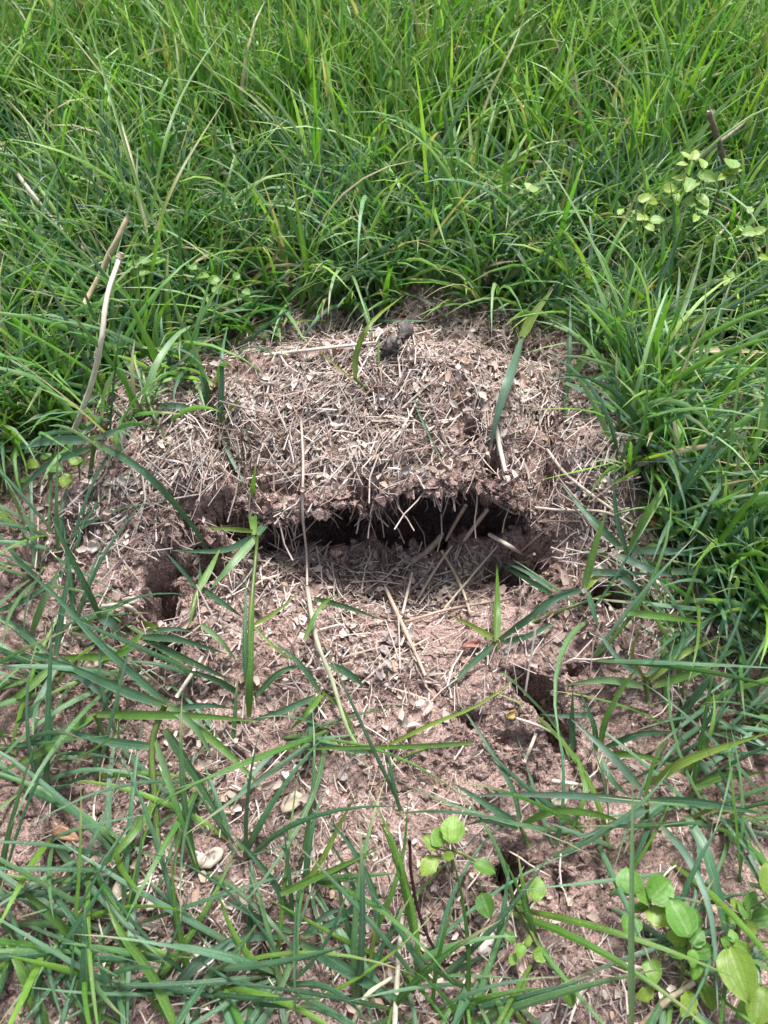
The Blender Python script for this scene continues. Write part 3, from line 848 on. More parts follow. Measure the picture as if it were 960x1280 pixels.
# dead thatch lying under the lawn
x, y, px, py = in_view(9000, (-60, -60), (1020, 900))
ok = behind(px, py) > -20
me = straw_mass(x[ok], y[ok], .0003, .0008, .012, .05, .2, .012, 'thatch_litter')
tag(obj('thatch_litter', me), 'dead pale thatch lying under the green lawn grass', 'thatch', kind='stuff')

# ------------------------------------------------------------------ single blades and stalks traced in the place
def spline(pts, n):
    P = np.array(pts, float)
    if len(P) == 2:
        t = np.linspace(0, 1, n)[:, None]
        return P[0] * (1 - t) + P[1] * t
    E = np.concatenate([[2 * P[0] - P[1]], P, [2 * P[-1] - P[-2]]])
    out = []
    u = np.linspace(0, len(P) - 1 - 1e-9, n)
    for q in u:
        i = int(q); f = q - i
        p0, p1, p2, p3 = E[i:i + 4]
        out.append(.5 * (2 * p1 + (p2 - p0) * f + (2 * p0 - 5 * p1 + 4 * p2 - p3) * f * f + (3 * p1 - p0 - 3 * p2 + p3) * f ** 3))
    return np.array(out)
TONE = {'f': (.095, .205, .034), 'y': (.165, .255, .040), 'b': (.062, .152, .082), 'd': (.042, .112, .046), 'p': (.14, .25, .11), 'g': (.11, .20, .145), 's': (.50, .43, .31), 'o': (.20, .21, .06)}  # b and g also hold the foreground shade in their cool colour
def path3(pts):
    """(px, py, cm above the surface) -> world points"""
    return [at(a, b, c * .01) for a, b, c in pts]
def ribbon(name, pts, wpx, tone, root, K=9, tip=True, mat=None, up=None, base_pale=True):
    P = spline(path3(pts), K + 1)
    dist = np.linalg.norm(P - np.array([0, 0, CAM_H]), axis=1).mean()
    W = .9 * wpx / FPX * dist
    T = np.gradient(P, axis=0); T /= np.linalg.norm(T, axis=1, keepdims=True)
    n0 = np.array([random.gauss(0, .25), -.55, .75]) if up is None else np.array(up)
    S = np.cross(T, n0); S /= np.linalg.norm(S, axis=1, keepdims=True)
    Nn = np.cross(S, T)
    t = np.linspace(0, 1, K + 1)
    wp = np.clip(.6 + 2 * t, 0, 1) * ((1 - t ** 2.4) + .02 if tip else 1)
    w = W * wp * .5
    C = P - Nn * (w * .4)[:, None]
    V = np.stack([P + S * w[:, None], C, P - S * w[:, None]], 1)
    F = []
    for i in range(K):
        for j in range(2):
            F.append((i * 3 + j, i * 3 + j + 1, (i + 1) * 3 + j + 1, (i + 1) * 3 + j))
    bp = np.zeros((K + 1, 3, 3)); bp[..., 0] = t[:, None]; bp[..., 1] = [-1, 0, 1]; bp[..., 2] = random.random()
    col = np.array(TONE[tone]) * random.uniform(.88, 1.15)
    tc = np.tile(col, (K + 1, 3, 1)).astype(float)
    if tone not in 's' and base_pale:
        k = (1 - smooth(0, .14, t))[:, None, None] * .4
        tc = tc * (1 - k) + k * np.array([.24, .27, .10])
        k = (smooth(.9, 1, t) * random.choice((0, .5, .9)))[:, None, None]
        tc = tc * (1 - k) + k * np.array([.45, .38, .24])
    me = mesh_np(name, V.reshape(-1, 3) - root, np.array(F), mat or M_GRASS, tc.reshape(-1, 3), bp.reshape(-1, 3))
    return me
def tube(name, pts3, radii, tint, root, mat, sides=6, lump=0.0, K=None, tint2=None):
    K = K or max(6, 3 * len(pts3))
    P = spline(pts3, K + 1)
    rr = np.interp(np.linspace(0, 1, K + 1), np.linspace(0, 1, len(radii)), radii)
    T = np.gradient(P, axis=0); T /= np.linalg.norm(T, axis=1, keepdims=True)
    ref = np.array([.3, .2, .9]) if abs(T[0][2]) < .8 else np.array([1., .1, 0])
    A = np.cross(T, ref); A /= np.linalg.norm(A, axis=1, keepdims=True); B = np.cross(T, A)
    a = np.arange(sides) / sides * 2 * math.pi
    r2 = rr[:, None] * (1 + lump * rng.standard_normal((K + 1, sides)))
    V = P[:, None] + A[:, None] * (np.cos(a)[None] * r2)[..., None] + B[:, None] * (np.sin(a)[None] * r2)[..., None]
    F = [(i * sides + j, (i + 1) * sides + j, (i + 1) * sides + (j + 1) % sides, i * sides + (j + 1) % sides) for i in range(K) for j in range(sides)]
    caps = [list(range(sides))[::-1], list(range(K * sides, (K + 1) * sides))]
    bp = np.zeros((K + 1, sides, 3)); bp[..., 0] = np.linspace(0, 1, K + 1)[:, None] * 6; bp[..., 1] = np.arange(sides) / sides; bp[..., 2] = random.random()
    tc = np.tile(np.array(tint, float), (K + 1, sides, 1))
    if tint2 is not None:
        k = np.linspace(0, 1, K + 1)[:, None, None]; tc = tc * (1 - k) + k * np.array(tint2)
    return mesh_np(name, V.reshape(-1, 3) - root, [np.array(F), np.array(caps)], mat, tc.reshape(-1, 3), bp.reshape(-1, 3))

# each plant: label, foot pixel, blades [(points, width px, tone)], stems [(points, width px)]
PLANTS = [
 ('grass plant with one upright bright blade standing before the dark hollow', (316, 872),
  [([(318, 668, 3.2), (315, 625, 3.6), (320, 578, 4.2)], 12, 'f'), ([(316, 664, 3.2), (285, 661, 3.4), (252, 659, 3.0)], 7, 'y'), ([(318, 670, 3.2), (278, 688, 3.0), (212, 688, 2.6)], 9, 'b'),
   ([(322, 668, 3.2), (338, 648, 3.6), (358, 636, 3.4)], 10, 'b'), ([(320, 672, 3.1), (290, 705, 2.4), (262, 738, 1.6)], 12, 'p')],
  [([(316, 872, 0), (312, 790, 1.2), (322, 670, 3.2)], 5)]),
 ('small grass plant with forked blades beside the open pit on the mound shoulder', (232, 797),
  [([(247, 738, 1.8), (262, 712, 2.2), (276, 684, 2.6)], 10, 'f'), ([(246, 735, 1.8), (225, 710, 2.0), (205, 688, 2.0)], 6, 'b'), ([(250, 733, 1.8), (250, 715, 2.2), (249, 699, 2.4)], 6, 'b'), ([(252, 735, 1.6), (280, 755, 1.4), (304, 772, .8)], 8, 'b')],
  [([(232, 797, 0), (240, 765, .9), (247, 738, 1.8)], 7)]),
 ('dark upright grass blade with a drooping bluish leaf on the bare slope', (152, 802),
  [([(126, 774, 1.5), (108, 735, 2.8), (78, 675, 4.5), (62, 638, 5)], 10, 'd'), ([(124, 772, 1.5), (142, 782, 1.4), (152, 803, .5)], 14, 'g')], []),
 ('long arching blue-green blade reaching across the mound shoulder', (120, 560),
  [([(118, 552, 2.5), (180, 590, 3.4), (235, 650, 3), (268, 702, 2.2)], 10, 'b'), ([(116, 550, 2.5), (55, 552, 3), (-5, 568, 2.6)], 12, 'g'), ([(120, 548, 2.5), (150, 537, 3), (172, 532, 2.8)], 8, 'g'), ([(112, 560, 2.3), (60, 580, 2.5), (20, 620, 1.6)], 10, 'b')],
  [([(112, 600, 0), (118, 552, 2.5)], 6)]),
 ('cluster of thin grass blades rising from the crest of the mound', (272, 548),
  [([(273, 540, .5), (277, 490, 2), (278, 440, 3.4), (285, 405, 4)], 7, 'b'), ([(268, 535, .5), (256, 490, 1.6), (247, 440, 3)], 9, 'b'), ([(277, 530, .4), (288, 512, .9), (299, 496, 1.2)], 8, 'y'), ([(276, 542, .4), (290, 575, .8), (313, 617, .2)], 6, 'g'), ([(265, 560, .3), (270, 600, .3)], 6, 'b')], []),
 ('arching pale grass blades curling over the crest into bare litter', (180, 520),
  [([(182, 510, .5), (192, 462, 2.8), (225, 415, 4.6), (262, 402, 4)], 10, 'p'), ([(192, 470, 1.5), (225, 430, 3), (280, 424, 2.6)], 9, 'p'), ([(170, 470, 2), (140, 430, 3.6), (95, 430, 4), (50, 445, 3)], 8, 'p'), ([(185, 505, .5), (165, 440, 3), (140, 405, 4.5)], 6, 'b'), ([(195, 508, .5), (225, 508, 1.4), (258, 513, .6)], 9, 'g')],
  [([(212, 560, 0), (190, 515, 1), (178, 465, 2)], 5)]),
 ('curved green blade on a brown stem growing from the mound crest', (482, 516),
  [([(444, 474, 1.2), (446, 440, 3), (465, 402, 4.5), (506, 368, 5)], 8, 'y'), ([(440, 475, 1.2), (410, 448, 1.8), (370, 412, 2.4)], 3, 'o')],
  [([(482, 516, 0), (462, 490, .6), (442, 472, 1.3)], 4)]),
 ('thin green blades standing on the crest near the dark bark piece', (478, 470),
  [([(474, 466, .3), (473, 440, 1.4), (474, 418, 2)], 4, 'f'), ([(510, 480, .3), (530, 530, .8), (560, 590, .4)], 4, 'b')], []),
 ('wide bluish blade drooping down over the mound crest', (652, 420),
  [([(652, 422, 3.5), (640, 462, 3.0), (624, 510, 2), (611, 566, .8)], 16, 'g'), ([(652, 422, 3.4), (668, 392, 4.4), (692, 360, 5)], 13, 'y')], [([(640, 398, 0), (652, 422, 3.4)], 4)]),
 ('bluish blades sweeping down from the tall grass onto the mound shoulder', (715, 470),
  [([(706, 478, 1.5), (745, 496, 2.4), (775, 520, 2), (800, 545, 1.2)], 9, 'g'), ([(720, 480, 1.4), (745, 472, 2.2), (776, 456, 2.2)], 10, 'p'), ([(708, 500, .4), (712, 440, 3), (713, 366, 6)], 7, 'b'), ([(711, 475, 1), (735, 440, 2.6), (752, 400, 4)], 10, 'f'), ([(706, 490, .5), (709, 530, .6)], 8, 'b')], []),
 ('grass plant with one upright blade and long side leaves at the edge of the hollow', (622, 812),
  [([(621, 802, .8), (622, 750, 2.6), (621, 698, 4)], 11, 'f'), ([(620, 800, .8), (595, 785, 1.2), (562, 768, 1)], 8, 'y'), ([(624, 800, .8), (665, 770, 1.6), (688, 750, 2), (735, 733, 2.2)], 10, 'b'), ([(626, 803, .8), (660, 795, 1.2), (700, 775, 1)], 9, 'b'), ([(618, 806, .8), (590, 830, .8), (560, 860, .4)], 9, 'b'), ([(690, 742, 2), (655, 722, 2.2), (623, 705, 1.8)], 8, 'b'), ([(690, 738, 2), (660, 716, 2.5), (624, 700, 2.2)], 6, 'g')],
  [([(622, 820, 0), (622, 800, .8)], 4)]),
 ('branching grass plant with an upright forked blade on the mound shoulder', (742, 772),
  [([(730, 735, 2), (742, 690, 3.6), (758, 638, 5)], 11, 'f'), ([(732, 735, 2), (745, 722, 2.4), (758, 708, 2.6)], 9, 'y'), ([(726, 738, 2), (700, 745, 1.8), (670, 775, 1)], 10, 'g'), ([(735, 740, 1.8), (742, 765, 1.2), (748, 785, .4)], 9, 'b'), ([(760, 715, 1.6), (775, 740, 1.4), (782, 768, .4)], 9, 'b'), ([(736, 715, 2), (775, 716, 2.4), (815, 718, 1.8)], 10, 'g'), ([(768, 714, 2), (795, 735, 1.8), (815, 755, 1)], 11, 'b')],
  [([(660, 780, 0), (715, 758, .6), (758, 744, 1.4), (770, 738, 1.4)], 5)]),
 ('spreading grass plant of broad crossing blades beside the shaded soil', (786, 700),
  [([(786, 690, 1.2), (810, 640, 3.4), (838, 595, 5)], 11, 'f'), ([(778, 686, 1.2), (740, 650, 2.4), (702, 605, 2.6)], 11, 'b'), ([(786, 688, 1.2), (850, 690, 2.6), (930, 704, 1.8)], 10, 'g'), ([(772, 694, 1.2), (815, 712, 2), (850, 722, 1.4)], 11, 'g'), ([(846, 678, 1.6), (830, 640, 3), (806, 588, 4.5)], 8, 'p'), ([(840, 715, 1.6), (895, 713, 2.4), (935, 730, 1.8), (965, 755, 1)], 12, 'g'), ([(896, 720, 1.8), (878, 745, 1.4), (860, 775, .6)], 11, 'g'), ([(800, 690, 1), (860, 655, 3), (920, 605, 4)], 8, 'f'), ([(786, 700, .6), (770, 640, 2.6), (768, 580, 4.4)], 8, 'b')], []),
 ('thin arched pale blades drooping beside the brown leaf fragment', (850, 640),
  [([(845, 640, 3), (880, 640, 3.6), (903, 652, 3.2), (908, 672, 2.4)], 5, 'p'), ([(890, 645, 3), (915, 640, 3.4), (944, 650, 3)], 4, 'g'), ([(905, 560, 4), (860, 575, 4.4), (800, 577, 3.6)], 6, 'g')], []),
 ('bright spreading grass plant with fanned blades in the trampled grass', (810, 862),
  [([(812, 850, .8), (850, 820, 1.8), (902, 795, 2.6)], 10, 'y'), ([(806, 850, .8), (790, 820, 2), (800, 780, 3)], 7, 'o'), ([(800, 845, 1), (770, 820, 1.6), (745, 785, 1)], 9, 'g'), ([(805, 858, .8), (760, 850, 1.6), (705, 856, .8)], 11, 'p'), ([(815, 858, .8), (870, 840, 2), (920, 812, 2)], 11, 'f'), ([(808, 845, 1), (870, 790, 2.4), (915, 742, 3)], 9, 'b'), ([(780, 765, 1.8), (840, 772, 2.6), (890, 780, 1.8)], 10, 'f')],
  [([(810, 880, 0), (808, 845, 1)], 5)]),
 ('grass plant with broad blades lying across the trampled soil near the tall grass', (752, 945),
  [([(750, 935, .8), (757, 900, 2.4), (778, 860, 3.4), (800, 832, 4)], 9, 'f'), ([(745, 940, .8), (742, 905, 2), (722, 858, 2)], 8, 'd'), ([(755, 935, .8), (800, 918, 2), (850, 915, 1.4)], 10, 'b'), ([(750, 945, .6), (765, 975, .8), (785, 995, .4)], 9, 'b'), ([(740, 892, 2), (710, 895, 2), (676, 893, 1.6)], 7, 'g'), ([(746, 945, .6), (752, 965, .6), (763, 984, .3)], 4, 's'), ([(758, 942, .6), (800, 945, 1.6), (850, 958, 1.2)], 9, 'f')], []),
 ('grass plant in the soil sending one blade upward and one bent back', (718, 945),
  [([(716, 938, 1), (715, 905, 2.4), (716, 860, 3.4)], 8, 'b'), ([(720, 942, 1), (732, 985, 2), (722, 1020, 1.6), (704, 1058, .4)], 7, 'f'), ([(714, 990, .4), (703, 920, 1.5), (640, 850, 2), (620, 838, 1.6)], 4, 'p')], []),
 ('low blade arching from bare soil below the crumbling ridge', (652, 1035),
  [([(652, 1032, .8), (690, 1014, 2), (745, 1018, 2), (785, 1030, .8)], 11, 'f'), ([(648, 1032, .8), (615, 1010, 1.6), (560, 975, 1.2)], 11, 'b'), ([(648, 1036, .8), (610, 1026, 1.4), (580, 1032, .6)], 6, 'b'), ([(650, 1026, .8), (640, 985, 1.5), (605, 925, 2), (568, 870, 1)], 7, 'b')],
  [([(662, 1060, 0), (650, 1032, .8)], 5)]),
 ('large grass plant with a very long pale blade lying across the sandy soil', (808, 1018),
  [([(806, 1003, 3), (740, 996, 3.4), (660, 993, 3), (572, 995, 2.2)], 10, 'g'), ([(812, 1000, 3), (880, 1004, 3.4), (965, 1020, 2.6)], 11, 'b'), ([(800, 985, 2.8), (765, 945, 3), (713, 898, 2)], 11, 'g'), ([(810, 1010, 2.8), (770, 1030, 2.6), (722, 1048, 1.6)], 12, 'g'), ([(826, 1032, 3), (862, 1075, 4), (890, 1150, 4), (898, 1278, 3)], 9, 'g'), ([(858, 1018, 2.4), (885, 1070, 2.6), (905, 1150, 1.6), (918, 1195, .6)], 14, 'b'), ([(806, 998, 3), (815, 960, 4), (828, 925, 4.6)], 8, 'f'), ([(815, 1020, 2.6), (800, 1060, 2), (780, 1100, 1)], 10, 'b')],
  [([(812, 1060, 0), (808, 1005, 3)], 6)]),
 ('broad bright blade with its tip leaving past the frame above trampled grass', (818, 982),
  [([(816, 980, 2), (850, 955, 3), (900, 935, 3.4), (968, 914, 3)], 13, 'y'), ([(845, 1030, 1.6), (900, 1012, 2.4), (965, 1030, 2)], 5, 'o'), ([(870, 985, 1.6), (905, 970, 2), (965, 965, 1.4)], 11, 'f')], []),
 ('tall grey-green stem rising close to the viewer among broad-leaved weeds', (790, 1296),
  [([(790, 1290, 3), (789, 1200, 6), (790, 1080, 9), (791, 965, 11)], 8, 'p')], []),
 ('big sprawling grass plant with a leafy joint on the shaded sandy ground', (197, 1030),
  [([(206, 882, 3.4), (150, 862, 3.8), (90, 835, 3.4), (30, 815, 2.4)], 13, 'b'), ([(118, 893, 2.6), (190, 894, 3.4), (260, 896, 3), (327, 902, 2)], 12, 'f'), ([(190, 933, 2.6), (130, 926, 3), (60, 905, 2)], 12, 'b'), ([(116, 894, 2.4), (60, 935, 2.6), (-5, 968, 1.6)], 12, 'f'), ([(116, 900, 2.2), (60, 925, 2.2), (-5, 935, 1.2)], 10, 'b'),
   ([(210, 882, 3.4), (242, 908, 3.4), (267, 948, 2.6)], 11, 'p'), ([(194, 925, 2.8), (214, 985, 3.4), (245, 1080, 2.2)], 12, 'p'), ([(195, 1000, 1.6), (155, 1055, 2.4), (85, 1118, 1.2)], 11, 'f'), ([(236, 902, 2.4), (285, 942, 2.6), (330, 988, 1.4)], 11, 'f'), ([(208, 880, 3.4), (175, 850, 4), (120, 800, 4.4), (70, 745, 3.6), (5, 690, 2.5)], 11, 'b'), ([(212, 886, 3.2), (260, 882, 3.2), (292, 886, 2.4)], 8, 'b'), ([(206, 912, 3), (240, 965, 2.4), (285, 1040, 1)], 14, 'd')],
  [([(197, 1060, 0), (194, 1000, 1.5), (190, 930, 2.6), (206, 882, 3.4)], 8), ([(134, 940, 0), (132, 925, 1.2), (118, 893, 2.6)], 5)]),
 ('long thin light-green stem lying straight across the soil', (500, 945),
  [([(590, 929, 2), (520, 933, 2.4), (420, 935, 2.2), (325, 938, 1.4)], 7, 'f'), ([(480, 934, 2.2), (540, 905, 2.4), (600, 880, 1.8), (660, 838, 1)], 6, 'y'), ([(470, 940, 1.6), (425, 935, 1.8), (380, 925, 1)], 8, 'b')],
  [([(480, 975, 0), (500, 950, .8), (540, 933, 1.8)], 4)]),
 ('erect tuft with yellow-green inner blades growing amid dark lower leaves', (368, 1175),
  [([(366, 1150, 1.4), (362, 1100, 3), (354, 1028, 5)], 6, 'd'), ([(372, 1148, 1.4), (376, 1125, 2), (380, 1110, 2.2)], 7, 'y'), ([(350, 1118, 2.6), (400, 1095, 3.4), (482, 1057, 3.6)], 10, 'f'), ([(376, 1112, 2.6), (405, 1070, 3.4), (425, 1030, 4), (450, 985, 5)], 8, 'y'), ([(364, 1150, 1.4), (340, 1100, 2.8), (285, 1035, 2.6)], 12, 'b'), ([(374, 1178, 1), (420, 1205, 2), (470, 1235, 2), (520, 1258, 1.2)], 16, 'b'), ([(366, 1165, 1), (330, 1150, 1.8), (270, 1120, 1.2)], 9, 'b'), ([(378, 1170, 1), (410, 1142, 2), (430, 1137, 1.6)], 9, 'g'), ([(362, 1170, 1), (300, 1175, 1.8), (240, 1215, 1)], 11, 'g'), ([(372, 1178, 1), (355, 1225, 1.6), (335, 1255, 1)], 9, 'p'), ([(380, 1172, 1), (445, 1125, 2), (400, 1030, 3)], 8, 'b')], []),
 ('upright tuft with crossing narrow blades next to the tall dark stem', (470, 1195),
  [([(472, 1180, 1), (468, 1120, 2.6), (440, 1060, 3.6), (402, 1018, 4)], 9, 'b'), ([(470, 1165, 1), (492, 1110, 2.6), (505, 1060, 3.6), (510, 1000, 5)], 7, 'f'), ([(516, 1170, 1), (505, 1110, 2.4), (490, 1060, 3.4), (472, 1022, 4)], 8, 'f'), ([(462, 1210, .6), (470, 1150, 2), (472, 1100, 2.4)], 5, 'y'), ([(478, 1185, 1), (488, 1165, 1.4), (505, 1120, 2)], 7, 'd'), ([(450, 1210, .6), (430, 1140, 2), (422, 1095, 3)], 9, 'd')], []),
 ('thick dark blade pointing straight up in the corner grass tuft', (107, 1292),
  [([(107, 1290, 1), (107, 1220, 3.4), (106, 1132, 5.4)], 17, 'd'), ([(112, 1200, 1.2), (70, 1150, 2.6), (8, 1098, 2)], 17, 'f'), ([(118, 1195, 1.4), (85, 1140, 2.6), (45, 1092, 2.2)], 10, 'b'), ([(150, 1275, 1), (135, 1235, 2), (122, 1195, 2.2)], 16, 'b'), ([(60, 1290, .8), (30, 1220, 2), (5, 1175, 2)], 15, 'f'), ([(222, 1290, 1), (190, 1220, 2.6), (150, 1165, 3), (132, 1125, 2.6)], 12, 'f'), ([(215, 1240, 1), (250, 1200, 2), (300, 1165, 1.6)], 13, 'g'), ([(80, 1240, 1), (110, 1262, 1.4), (160, 1285, 1)], 10, 'f')], []),
 ('broad blades crossing in the matted grass beside the bare slope', (75, 850),
  [([(72, 822, 1), (100, 845, 2), (145, 884, 1.6)], 13, 'g'), ([(68, 830, 1), (30, 865, 1.8), (0, 880, 1)], 10, 'f'), ([(70, 825, 1), (35, 820, 2), (-5, 830, 1.2)], 9, 'b'), ([(70, 835, 1), (40, 890, 1.8), (18, 905, .6)], 10, 'b'), ([(80, 822, 1.2), (150, 818, 2), (178, 790, 2)], 10, 'f'), ([(40, 790, 1.4), (55, 750, 2.4), (80, 700, 3)], 9, 'p'), ([(70, 820, 1), (78, 760, 2.6), (88, 705, 3.6)], 9, 'b'), ([(0, 770, 1.4), (40, 800, 2), (65, 820, 1)], 10, 'b'), ([(-5, 765, 1.4), (40, 745, 2.4), (100, 700, 2)], 8, 'b')], []),
 ('flat grass runner with paired leaves lying below the open pits', (175, 792),
  [([(176, 794, 1.2), (150, 815, 1.6), (120, 835, .8)], 9, 'f'), ([(178, 796, 1.2), (225, 800, 1.8), (285, 818, .8)], 10, 'b'), ([(178, 798, 1.1), (235, 825, 1.4), (298, 855, .6)], 10, 'd'), ([(176, 778, 1), (192, 784, 1.2), (208, 792, .8)], 10, 'y'), ([(250, 780, 1), (275, 800, 1.6), (298, 830, .8)], 8, 'p'), ([(182, 790, 1), (215, 786, 1.4), (245, 790, .8)], 7, 'g')], []),
 ('tangled blades at the foot of the apron below the hollow', (400, 872),
  [([(400, 865, .6), (375, 830, 2), (340, 800, 2.4)], 8, 'b'), ([(412, 830, 1.6), (440, 845, 2), (456, 860, 1.2)], 11, 'b'), ([(395, 870, .8), (350, 890, 1.8), (300, 905, 1)], 9, 'b'), ([(402, 868, .8), (385, 890, 1.6), (360, 915, .8)], 9, 'f'), ([(388, 870, .8), (388, 930, 1.2), (386, 960, .6)], 7, 'b'), ([(380, 800, 1.4), (400, 760, 2.6), (422, 742, 2.6)], 7, 'f'), ([(405, 865, .6), (430, 890, 1.4), (450, 935, .8)], 6, 'f'), ([(392, 748, 1.4), (430, 758, 2), (478, 775, 1.2)], 8, 'd')],
  [([(402, 890, 0), (405, 862, .8)], 4)]),
 ('slim upright blade at the middle of the matted foreground grass', (313, 900),
  [([(311, 896, .6), (313, 840, 3), (318, 735, 5)], 10, 'f'), ([(309, 860, .8), (306, 800, 2), (308, 718, 3)], 8, 'd'), ([(316, 782, 2.6), (345, 765, 3), (374, 740, 3)], 6, 'y'), ([(316, 782, 2.6), (350, 815, 2.4), (378, 830, 1.6)], 4, 'y'), ([(300, 868, .6), (270, 850, 1.4), (225, 835, 1)], 10, 'd'), ([(320, 870, .6), (350, 840, 1.6), (385, 830, 1.4)], 9, 'd')], []),
 ('tall thin lawn stalk with long arching leaves in front of the deep grass', (190, 428),
  [([(188, 275, 9), (208, 170, 12.5), (240, 95, 15), (290, 22, 16)], 4.5, 'f'), ([(186, 280, 9), (150, 160, 13), (120, 60, 16), (100, -10, 17)], 4, 'f'), ([(194, 290, 8.4), (225, 215, 10), (285, 118, 12.5)], 4, 'o'), ([(184, 290, 8), (165, 200, 11), (150, 150, 12)], 4, 's'), ([(188, 310, 7), (172, 240, 9), (172, 185, 10.5)], 5, 'f')],
  [([(190, 428, 0), (188, 350, 4.6), (190, 280, 9)], 5)]),
 ('pale looping dead-tipped blade curling above the mound crest', (266, 420),
  [([(266, 415, .5), (300, 368, 3), (345, 320, 5), (345, 297, 6), (312, 290, 6)], 6, 'o'), ([(262, 402, .8), (268, 330, 4), (272, 270, 7)], 7, 'f'), ([(300, 412, .6), (350, 402, 2.6), (425, 400, 2.6)], 4, 'y')], []),
 ('tall upright tuft of narrow blades behind the mound crest', (590, 290),
  [([(588, 268, 2), (590, 200, 6), (584, 120, 10)], 7, 'y'), ([(592, 265, 2), (605, 190, 6), (625, 110, 10)], 6, 'f'), ([(584, 270, 2), (572, 190, 6), (556, 80, 11)], 6, 'p'), ([(586, 262, 2), (600, 150, 8), (640, 60, 12.5), (655, 22, 13)], 4, 'o'), ([(590, 260, 2), (615, 140, 8), (600, 90, 10)], 5, 'f'), ([(591, 272, 1.4), (600, 235, 3), (618, 212, 4)], 7, 'y')], []),
 ('slender blades standing between the crest and the grass behind', (418, 400),
  [([(412, 395, .5), (413, 340, 3), (425, 240, 8)], 7, 'b'), ([(408, 395, .5), (400, 345, 2.8), (378, 270, 5)], 6, 'f'), ([(475, 390, .5), (472, 340, 2.8), (478, 280, 5)], 8, 'y'), ([(480, 392, .5), (495, 320, 4), (520, 262, 6)], 6, 'f'), ([(468, 385, .5), (445, 300, 4), (430, 180, 9)], 5, 'f'), ([(360, 390, .4), (352, 330, 3), (345, 215, 8)], 5, 'f')], []),
 ('long straight bright blades leaning out over the dark tall grass', (820, 520),
  [([(818, 440, 3), (850, 395, 5), (868, 345, 7), (880, 300, 8.5)], 8, 'p'), ([(820, 438, 3), (880, 395, 6), (965, 358, 8)], 8, 'y'), ([(870, 690, 1), (850, 560, 3.5), (800, 500, 4.5), (770, 470, 5)], 7, 'f'), ([(930, 640, 1), (905, 560, 4), (875, 500, 5.5), (832, 472, 6)], 8, 'f'), ([(925, 650, 1), (870, 590, 3), (818, 490, 4.5)], 6, 'g'), ([(800, 545, .5), (803, 480, 3), (792, 412, 5)], 6, 'f')],
  [([(790, 500, 0), (818, 440, 3)], 5)]),
]
def px_r(wpx, p):
    return .5 * wpx / FPX * np.linalg.norm(np.asarray(p) - np.array([0, 0, CAM_H]))
for label, foot, bl, st in PLANTS:
    root = at(foot[0], foot[1], 0)
    t_ = thing('grass_plant', label, 'grass plant', root)
    for pts, w, tone in bl:
        obj('leaf_blade', ribbon('leaf_blade', pts, w, tone, root), t_)
    for pts, w in st:
        p3 = path3(pts)
        obj('stem', tube('stem', p3, [px_r(w, p3[0]), px_r(w * .9, p3[-1])], (.13, .19, .06), root, M_GRASS, tint2=(.14, .22, .05)), t_)

# filler tufts among them: each its own small plant of broad low blades
BLOBS = [(40, 700, 60, 60, 9, 'in the matted grass beside the pitted shoulder'), (60, 860, 80, 70, 12, 'in the matted grass beside the bare slope'), (50, 1010, 70, 60, 9, 'on the shaded litter below the sprawling plant'), (60, 1180, 90, 70, 14, 'in the dense corner grass'),
         (230, 1220, 90, 50, 12, 'along the lower edge of the foreground grass'), (400, 1225, 90, 45, 12, 'at the foot of the erect tuft'), (560, 1235, 80, 40, 8, 'near the tall dark stem'), (290, 950, 70, 60, 5, 'beside the long pale stem on sandy soil'),
         (440, 990, 80, 40, 3, 'on the sandy soil below the apron'), (880, 780, 80, 50, 14, 'in the trampled grass beside the mound'), (890, 890, 80, 60, 14, 'in the trampled grass beyond the ridge'), (900, 1010, 70, 50, 10, 'around the long pale blade'), (720, 1120, 60, 60, 6, 'on the bare soil between the weeds'),
         (880, 1150, 70, 80, 8, 'among the broad-leaved weeds'), (300, 1090, 70, 40, 6, 'on the sandy patch behind the erect tuft'), (150, 1080, 60, 40, 6, 'under the sprawling plant')]
for (bx_, by_, sx_, sy_, cnt, where) in BLOBS:
    for k in range(round(cnt * .8)):
        a_, b_ = bx_ + sx_ * random.gauss(0, .7), by_ + sy_ * random.gauss(0, .7)
        if not (-40 < a_ < 1000 and 560 < b_ < 1320):
            a_, b_ = bx_, by_
        root = at(a_, b_, 0) - np.array([0, 0, .001])
        if b_ > 1290: b_ = 1290 - random.random() * 30
        t_ = thing('grass_tuft', 'small low tuft of blue-green grass ' + where, 'grass tuft', root, 'low grass tufts ' + where)
        n = random.randint(3, 6)
        az0 = random.uniform(0, 6.28)
        word_it(t_, f"low {['three', 'four', 'five', 'six'][n - 3]}-bladed grass tuft", a_, b_)
        for q in range(n):
            K = 7
            ar = (np.array([[random.gauss(0, .002), random.gauss(0, .002), 0]]) + root, np.array([az0 + random.gauss(0, 1.1)]), np.array([R(random.uniform(18, 62))]), np.array([random.uniform(.05, .135)]),
                  np.array([random.uniform(.0020, .0044)]), np.array([R(random.uniform(15, 75))]), np.array([random.gauss(0, .5)]), K, tints(BLUE if random.random() < .8 else FRESH[:3] * .72, 1), .25, True, .3)
            me = blade_mesh('leaf_blade', ar, True, np.array([random.choice((0, 0, .8))]))
            co = np.empty(len(me.vertices) * 3, np.float32); me.vertices.foreach_get('co', co)
            me.vertices.foreach_set('co', (co.reshape(-1, 3) - root.astype(np.float32)).ravel())
            obj('leaf_blade', me, t_)

